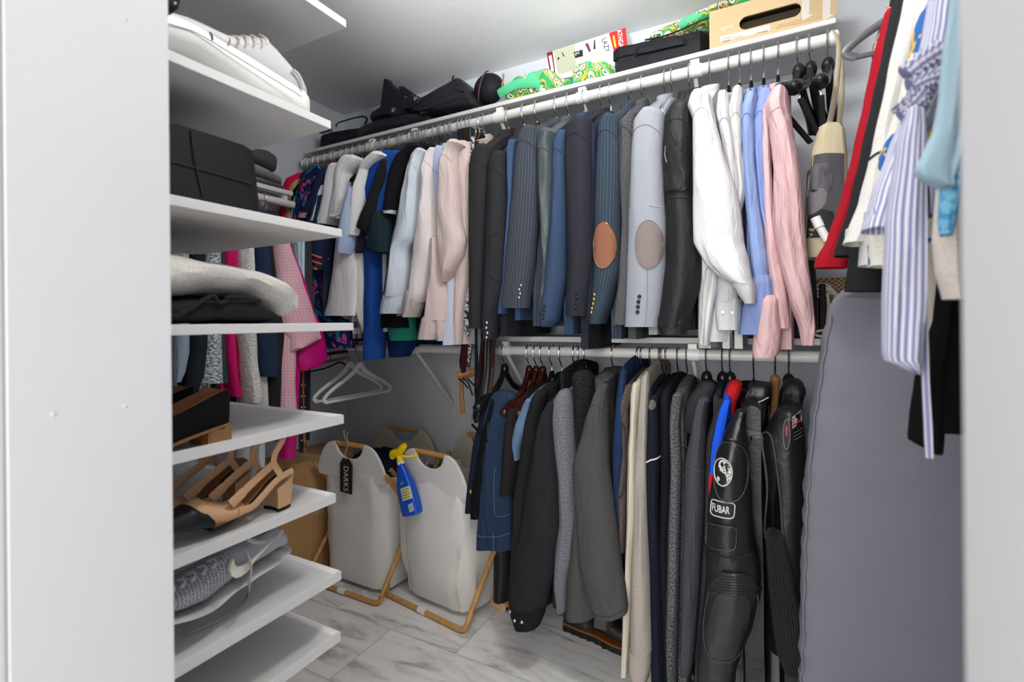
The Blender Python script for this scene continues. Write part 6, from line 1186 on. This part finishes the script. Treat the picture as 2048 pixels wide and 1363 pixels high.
boot('work_boot', 'large black work boot with amber welt and lug sole under the charcoal fleece', (-.70, 1.80, 0), -.12, .31, .17, leather((30, 27, 23), .45, 1, .5), M['black'], wood((132, 74, 30), (110, 60, 24), 1, .5))
boot('work_boot', 'black boot half hidden behind the snap cuff jacket', (-.88, 1.97, 0), -.4, .28, .14, BL, M['black'])
boot('work_boot', 'black shoe under the cream and oatmeal sweatshirts', (-.44, 1.70, 0), -.1, .28, .07, BL, M['black'])
b = MB(); b.tube([(-.695, 1.757, .085), (-.675, 1.754, .083)], .005, 4, .3); tag(b.build('boot_tag', newmat('orange_tag', (224, 150, 60), .6)[0], bpy.data.objects['work_boot.001']), 'x', 'x'); o = bpy.data.objects['boot_tag']; del o['label'], o['category']
b = MB(); bx, by = .0, 1.93
b.grid([[Vector((bx + .115 * k * math.copysign(abs(math.cos(q)) ** .6, math.cos(q)), by + .105 * k * math.copysign(abs(math.sin(q)) ** .6, math.sin(q)), z)) for q in [2 * math.pi * j / 36 for j in range(36)]] for z, k in ((0, .86), (.004, .9), (.20, 1.0), (.21, 1.05), (.225, 1.05), (.225, .98), (.02, .86))]); tag(b.build('waste_bin', newmat('grey_white_plastic', (196, 198, 200), .45)[0]), 'pale grey plastic bin on the floor under the leather jackets', 'bin')

# ------------------------------------------------------------------ things on the upper shelf
ZT = 2.1025
YO = .09
def tY(px, py, Y): return atY(px, py, Y + YO)
def heap(mb, top, Y, b, x0=None, n=24, m=34, pw=2.4, wob=.004, seed=0, z0=ZT, bot=None):
    """soft or boxy thing lying on the shelf, top outline given on the plane Y"""
    b = min(b, (2.052 - Y - YO) / 2)
    T = sorted((p.x, p.z) for p in (tY(*q, Y) for q in top)); xa, xb = T[0][0], T[-1][0]; P = []
    Bt = sorted((p.x, p.z) for p in (tY(*q, Y) for q in bot)) if bot else None
    for i in range(m + 1):
        f = i / m; x = xa + (xb - xa) * f; zt = max(interp([(a, c) for a, c in T], x)[0], z0 + .004); zb = interp([(a, c) for a, c in Bt], x)[0] if Bt else z0; k = min(1, f * 9 + .25, (1 - f) * 9 + .25); ring = []
        for j in range(n):
            q = 2 * math.pi * j / n; cs, sn = math.cos(q), math.sin(q); w = wob * noise.noise(Vector((x * 22 + seed, cs * 2.2, sn * 2.2)))
            ring.append(Vector((x, Y + YO + b + (b * k + w) * math.copysign(abs(cs) ** (2 / pw), cs), max(z0 + .0005 if not Bt else -9, (zt + zb) / 2 + ((zt - zb) / 2 + w) * math.copysign(abs(sn) ** (2 / pw), sn)))))
        P.append(ring)
    mb.grid(P); return mb
NY = fabric((28, 31, 38), 'plain', wr=.9, rough=.6, spec=.4); LB_ = leather((27, 29, 36), .4, 1, .8)
t = thing('laptop_bag', 'flat black laptop bag with looped handles at the left end of the upper shelf', 'bag', (-1.9, 1.82, ZT))
heap(MB(), [(632, 272), (640, 262), (660, 256), (690, 252), (715, 248), (735, 244)], 1.72, .14, wob=.006, seed=2, pw=3).build('bag_body', NY, t)
for yy_ in (1.74, 1.80):
    b = MB(); b.tube(smooth_path([tY(672, 254, yy_), tY(676, 246, yy_), tY(700, 238, yy_), tY(725, 233, yy_), tY(734, 238, yy_), tY(730, 248, yy_)]), .0055, 8, .6); b.build('handle', NY, t)
b = MB(); b.prism([tY(x, y, 1.728) for x, y in ((642, 264), (664, 257), (666, 261), (644, 268))], (0, -.02, 0)); b.build('zip_pocket', fabric((120, 140, 144), wr=.3), t)
t = thing('leather_bag', 'slouchy black leather bag with a tall pointed flap', 'bag', (-1.7, 1.82, ZT))
heap(MB(), [(700, 258), (722, 240), (745, 230), (780, 222), (810, 218), (840, 220), (870, 224)], 1.70, .13, wob=.010, seed=6).build('bag_body', LB_, t)
heap(MB(), [(733, 232), (740, 228), (745, 215), (760, 200), (775, 200), (800, 206), (818, 214)], 1.74, .10, wob=.008, seed=8, bot=[(733, 245), (818, 235)]).build('upper_fold', LB_, t)
b = MB(); o = [tY(x, y, 1.75) for x, y in ((757, 229), (762, 195), (767, 157), (770, 156), (776, 166), (792, 178), (804, 200), (812, 216), (790, 226))]; b.prism(o, (.01, .035, 0)); b.build('pointed_flap', LB_, t, .006, 3)
b = MB(); b.prism([tY(x, y, 1.74) for x, y in ((796, 172), (806, 172), (826, 186), (824, 196), (800, 186))], (.0, .03, 0)); b.build('clasp_strap', LB_, t, .004, 2)
b = MB(); b.prism([tY(x, y, 1.725) for x, y in ((803, 205), (812, 194), (832, 190), (840, 194), (836, 206), (824, 216), (806, 218))], (.0, .02, 0)); b.build('buckle_flap', LB_, t, .004, 2)
for px, py, r in ((831, 197, .007), (787, 220, .008)): b = MB(); b.tube([tY(px, py, 1.70) + Vector((r * math.cos(q), 0, r * math.sin(q))) for q in [2 * math.pi * k / 14 for k in range(14)]], .003, 6, closed=True); b.build('silver_ring', M['silver'], t)
t = thing('briefcase', 'black leather accordion briefcase lying on its side on the upper shelf', 'bag', (-1.3, 1.82, ZT))
for k in range(4):
    s = k / 3.0; top = [(806 + 8 * k, 210 + 10 * k), (840, 190 + 13 * k), (880, 166 + 15 * k), (910 + 2 * k, 148 + 17 * k), (925 + 7 * k, 160 + 13 * k), (950, 190 + 6 * k)]
    heap(MB(), top, 1.735 - .018 * k, .12 - .01 * k, wob=.002, seed=k * 4, pw=5, bot=[(800, 228), (880, 214 + k), (955, 204)]).build('gusset_panel', LB_, t)
b = MB(); b.tube(smooth_path([tY(908, 152, 1.71), tY(905, 158, 1.70), tY(914, 164, 1.70), tY(912, 176, 1.69), tY(926, 184, 1.69)]), .004, 8); b.build('lock_strap', M['blackleather'], t)
t = thing('cap', 'black cap with a brown stripe standing between briefcase and paisley bag', 'cap', tY(980, 205, 1.78))
c = tY(978, 178, 1.80); b = MB(); b.ball(c, .072, 24, 14, (1.0, .75, .92)); b.build('crown', NY, t)
b = MB(); b.tube([c + Vector((-.012 + .025 * math.sin(a) , -.056 * math.cos(a * .9), .072 * math.sin(a))) for a in [-1.2 + k * .24 for k in range(11)]], .0065, 8, .5); b.build('brown_stripe', leather((84, 52, 48), .5), t)
PAI = fabric((90, 190, 130), 'paisley', wr=.8)
t = thing('paisley_bag', 'green paisley fabric bag heaped at the left, beside the cap', 'bag', tY(1050, 180, 1.75), 'paisley quilted bags')
heap(MB(), [(996, 178), (1006, 162), (1020, 150), (1036, 138), (1060, 132), (1084, 122), (1096, 126), (1106, 140), (1116, 150), (1136, 152), (1150, 160)], 1.71, .10, wob=.016, seed=11).build('bag_body', PAI, t)
b = MB(); b.tube(smooth_path([tY(998, 188, 1.69), tY(1010, 180, 1.68), tY(1034, 168, 1.68), tY(1066, 166, 1.69), tY(1080, 170, 1.70)]), [.018] * 25, 10, .35, (0, 1, .4)); b.build('green_strap', fabric((88, 196, 140), wr=.4), t)
b = MB(); b.tube([tY(1004, 172, 1.70), tY(1006, 160, 1.70), tY(1007, 148, 1.71)], .004, 8); b.build('tassel', leather((168, 112, 66), .6), t)
t = thing('paisley_bag', 'green paisley pouch in front of the game box', 'bag', tY(1180, 150, 1.72), 'paisley quilted bags')
heap(MB(), [(1138, 150), (1142, 134), (1152, 120), (1170, 114), (1190, 118), (1206, 116), (1222, 124), (1226, 132)], 1.70, .05, wob=.008, seed=15).build('bag_body', PAI, t)
t = thing('paisley_bag', 'large green paisley bag lying on the black case and the carton', 'bag', tY(1400, 60, 1.8), 'paisley quilted bags')
heap(MB(), [(1282, 76), (1300, 62), (1330, 44), (1370, 22), (1410, 4), (1450, -10), (1500, -22), (1545, -20)], 1.735, .13, wob=.008, seed=19, bot=[(1282, 82), (1340, 72), (1412, 40), (1424, 22), (1470, 11), (1545, -6)]).build('bag_body', PAI, t)
b = MB(); b.tube(smooth_path([tY(1290, 80, 1.725), tY(1340, 68, 1.722), tY(1420, 34, 1.72), tY(1464, 20, 1.72), tY(1500, 8, 1.72)]), .003, 6); b.build('black_piping', M['black'], t)
# board game box
t = thing('game_box', 'flat red, white and olive game box standing behind the paisley pouch', 'box', tY(1175, 130, 1.80)); YG = 1.80
def quad(name, pts, mat, Y, d, bev=0): b = MB(); b.prism([tY(x, y, Y) for x, y in pts], (0, d, 0)); return b.build(name, mat, t, bev)
quad('box', ((1093, 106), (1251, 55), (1256, 100), (1250, 132), (1098, 162)), newmat('box_white', (222, 224, 228), .4)[0], YG, .05)
q_ = quad('red_end', ((1218, 66), (1251, 55), (1256, 100), (1229, 108)), M['red'], YG - .001, .001); quad('dark_red_end', ((1093, 106), (1105, 102), (1112, 156), (1102, 158)), newmat('dark_red', (120, 20, 34), .5)[0], YG - .001, .001)
quad('side_label', ((1097, 112), (1103, 110), (1108, 142), (1103, 144)), M['cream'], YG - .0018, .0008); quad('olive_panel', ((1107, 102), (1150, 88), (1152, 140), (1116, 148)), newmat('olive_print', (178, 182, 158), .5)[0], YG - .001, .001)
quad('yellow_strip', ((1225, 72), (1229, 71), (1233, 94), (1229, 95)), newmat('yellow_print', (250, 200, 30), .5)[0], YG - .0018, .0008); quad('red_plane', ((1170, 88), (1176, 86), (1182, 102), (1178, 104)), newmat('plum_print', (110, 40, 60), .5)[0], YG - .0018, .0008)
quad('black_emblem', ((1147, 104), (1165, 99), (1166, 112), (1150, 116)), M['ink'], YG - .0018, .0008); quad('dark_needle', ((1188, 80), (1190, 80), (1191, 98), (1187, 98)), M['ink'], YG - .0018, .0008)
quad('olive_mark', ((1123, 105), (1125, 105), (1129, 112), (1127, 113)), M['ink'], YG - .0018, .0008); b = MB(); b.ball(tY(1117, 117, YG - .001), .005, 10, 6, (1, .2, 1)); b.build('olive_dot', M['ink'], t)
def gl(cx, cy, ang=0): 
    ca, sa = math.cos(ang), math.sin(ang); o = tY(cx, cy, YG - .0022); return lambda u, v: o + Vector((u * ca - v * sa, 0, u * sa + v * ca))
text_mesh('box_lettering', 'ATHGARD', .026, gl(1241, 84, -1.45), M['cream'], t, sx=.8, bold=.0006); text_mesh('box_lettering', 'LAZY', .028, gl(1211, 90, -1.3), M['ink'], t, sx=.9); text_mesh('box_lettering', 'IN', .02, gl(1154, 107, .28), M['cream'], t)
# black hard case
t = thing('instrument_case', 'long black nylon case on the upper shelf in front of the game box', 'case', tY(1318, 110, 1.72))
heap(MB(), [(1219, 104), (1222, 96), (1240, 88), (1300, 76), (1360, 66), (1414, 52), (1419, 60)], 1.70, .09, wob=.0015, seed=3, pw=7).build('case_body', NY, t)
heap(MB(), [(1224, 98), (1240, 92), (1300, 80), (1356, 68), (1364, 72)], 1.692, .02, wob=.001, seed=5, pw=6, bot=[(1224, 118), (1300, 100), (1364, 88)]).build('top_flap', NY, t)
heap(MB(), [(1268, 94), (1362, 74), (1372, 76)], 1.686, .012, wob=.001, seed=7, pw=6, bot=[(1268, 110), (1372, 86)]).build('front_pocket', NY, t)
# carton upside down at the right end
KR = newmat('kraft', (206, 180, 138), .75)[0]; t = thing('cardboard_box', 'kraft cardboard carton with a long oval handle hole, right end of upper shelf', 'box', atY(1545, 60, 1.8)); YC = 1.797
p00, p10, p11, p01 = (atY(1419, 89, YC), atY(1675, 32, YC), atY(1675, -60, YC), atY(1421, 26, YC)); zb, xa, xb, zt2 = ZT + .001, p00.x, .162, p01.z + .004
def oval(cx, cz, a, r, n=10): return [(cx + a + r * math.cos(q), cz + r * math.sin(q)) for q in [-math.pi / 2 + math.pi * k / n for k in range(n + 1)]] + [(cx - a + r * math.cos(q), cz + r * math.sin(q)) for q in [math.pi / 2 + math.pi * k / n for k in range(n + 1)]]
hc = atY(1539, 33, YC); ha, hr = .067, .0215; b = MB(); n = 40
xs = sorted(set([xa, hc.x - ha - hr, hc.x - ha, hc.x + ha, hc.x + ha + hr, xb] + [hc.x + s * (ha + hr * math.sin(math.pi / 2 * k / 8)) for s in (-1, 1) for k in range(9)]))
def hz(x):
    d = max(0, abs(x - hc.x) - ha); return math.sqrt(max(0, hr * hr - d * d)) if d < hr else 0
for x0_, x1_ in zip(xs, xs[1:]):
    h0, h1 = hz(x0_), hz(x1_)
    b.add([(x0_, YC, zb), (x1_, YC, zb), (x1_, YC, hc.z - h1), (x0_, YC, hc.z - h0), (x0_, YC, hc.z + h0), (x1_, YC, hc.z + h1), (x1_, YC, zt2), (x0_, YC, zt2)], [[0, 1, 2, 3], [4, 5, 6, 7]], None, True)
    if h0 or h1: b.add([(x0_, YC, hc.z - h0), (x1_, YC, hc.z - h1), (x1_, YC + .006, hc.z - h1), (x0_, YC + .006, hc.z - h0), (x0_, YC, hc.z + h0), (x1_, YC, hc.z + h1), (x1_, YC + .006, hc.z + h1), (x0_, YC + .006, hc.z + h0)], [[0, 1, 2, 3], [4, 5, 6, 7]], None, True)
yb2 = YB - .02; b.add([(xa, YC, zb), (xb, YC, zb), (xb, YC, zt2), (xa, YC, zt2), (xa, yb2, zb), (xb, yb2, zb), (xb, yb2, zt2), (xa, yb2, zt2)], [[0, 4, 7, 3], [1, 2, 6, 5], [3, 7, 6, 2], [4, 5, 6, 7], [0, 1, 5, 4]], None, True); b.build('carton', KR, t)
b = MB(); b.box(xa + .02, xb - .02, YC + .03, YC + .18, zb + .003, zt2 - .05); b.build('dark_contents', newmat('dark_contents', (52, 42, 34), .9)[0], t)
def cq(name, pts, mat, dy=.001): b = MB(); b.prism([atY(x, y, YC - .0002) for x, y in pts], (0, -dy, 0)); return b.build(name, mat, t)
cq('shipping_label', ((1440, 74), (1540, 50), (1541, 61), (1441, 84)), M['plastic_white'])
for x0, y0, x1, y1, w_ in ((1445, 76.5, 1462, 72.5, 1.2), (1445, 79, 1485, 70.5, 1), (1446, 82, 1460, 79, 2.2), (1464, 77, 1485, 73, .8), (1513, 65.5, 1536, 60.5, 1.8), (1516, 62, 1532, 58.5, .7)): cq('label_print', ((x0, y0), (x1, y1), (x1, y1 + w_), (x0, y0 + w_)), newmat('label_grey', (150, 152, 154), .7)[0] if 'label_grey' not in bpy.data.materials else bpy.data.materials['label_grey'], .0016)
o = atY(1454, 55, YC - .0012); text_mesh('carton_lettering', 'Airfit', .020, lambda u, v: o + Vector((-u, 0, -v)), newmat('pale_print', (232, 222, 204), .7)[0], t, sx=1)
st_m, nt, bs = newmat('hatched_print', (206, 180, 138), .75); sp = N(nt, 'ShaderNodeSeparateXYZ'); nt.links.new(uvmap(nt, 1, 1, 1, 'Object'), sp.inputs[0]); f_ = saw(nt, math_node(nt, 'ADD', math_node(nt, 'MULTIPLY', sp.outputs[2], 1.0), math_node(nt, 'MULTIPLY', sp.outputs[0], .12)), .0052, .42); nt.links.new(mixc(nt, f_, lin((206, 180, 138)), lin((166, 146, 112))), bs.inputs['Base Color'])
cq('hatched_print', ((1550, 58), (1556, 50), (1600, 38), (1604, -8), (1674, -24), (1674, 30)), st_m, .0006)
for xs in ((1604, 1620), (1646, 1662)): cq('pale_figure', ((xs[0], -10), (xs[1], -14), (xs[1] - 2, 28), (xs[1] + 6, 30), (xs[0] + 2, 42), (xs[0] - 1, 36)), newmat('pale_grey_print', (206, 202, 192), .7)[0] if 'pale_grey_print' not in bpy.data.materials else bpy.data.materials['pale_grey_print'], .0012)
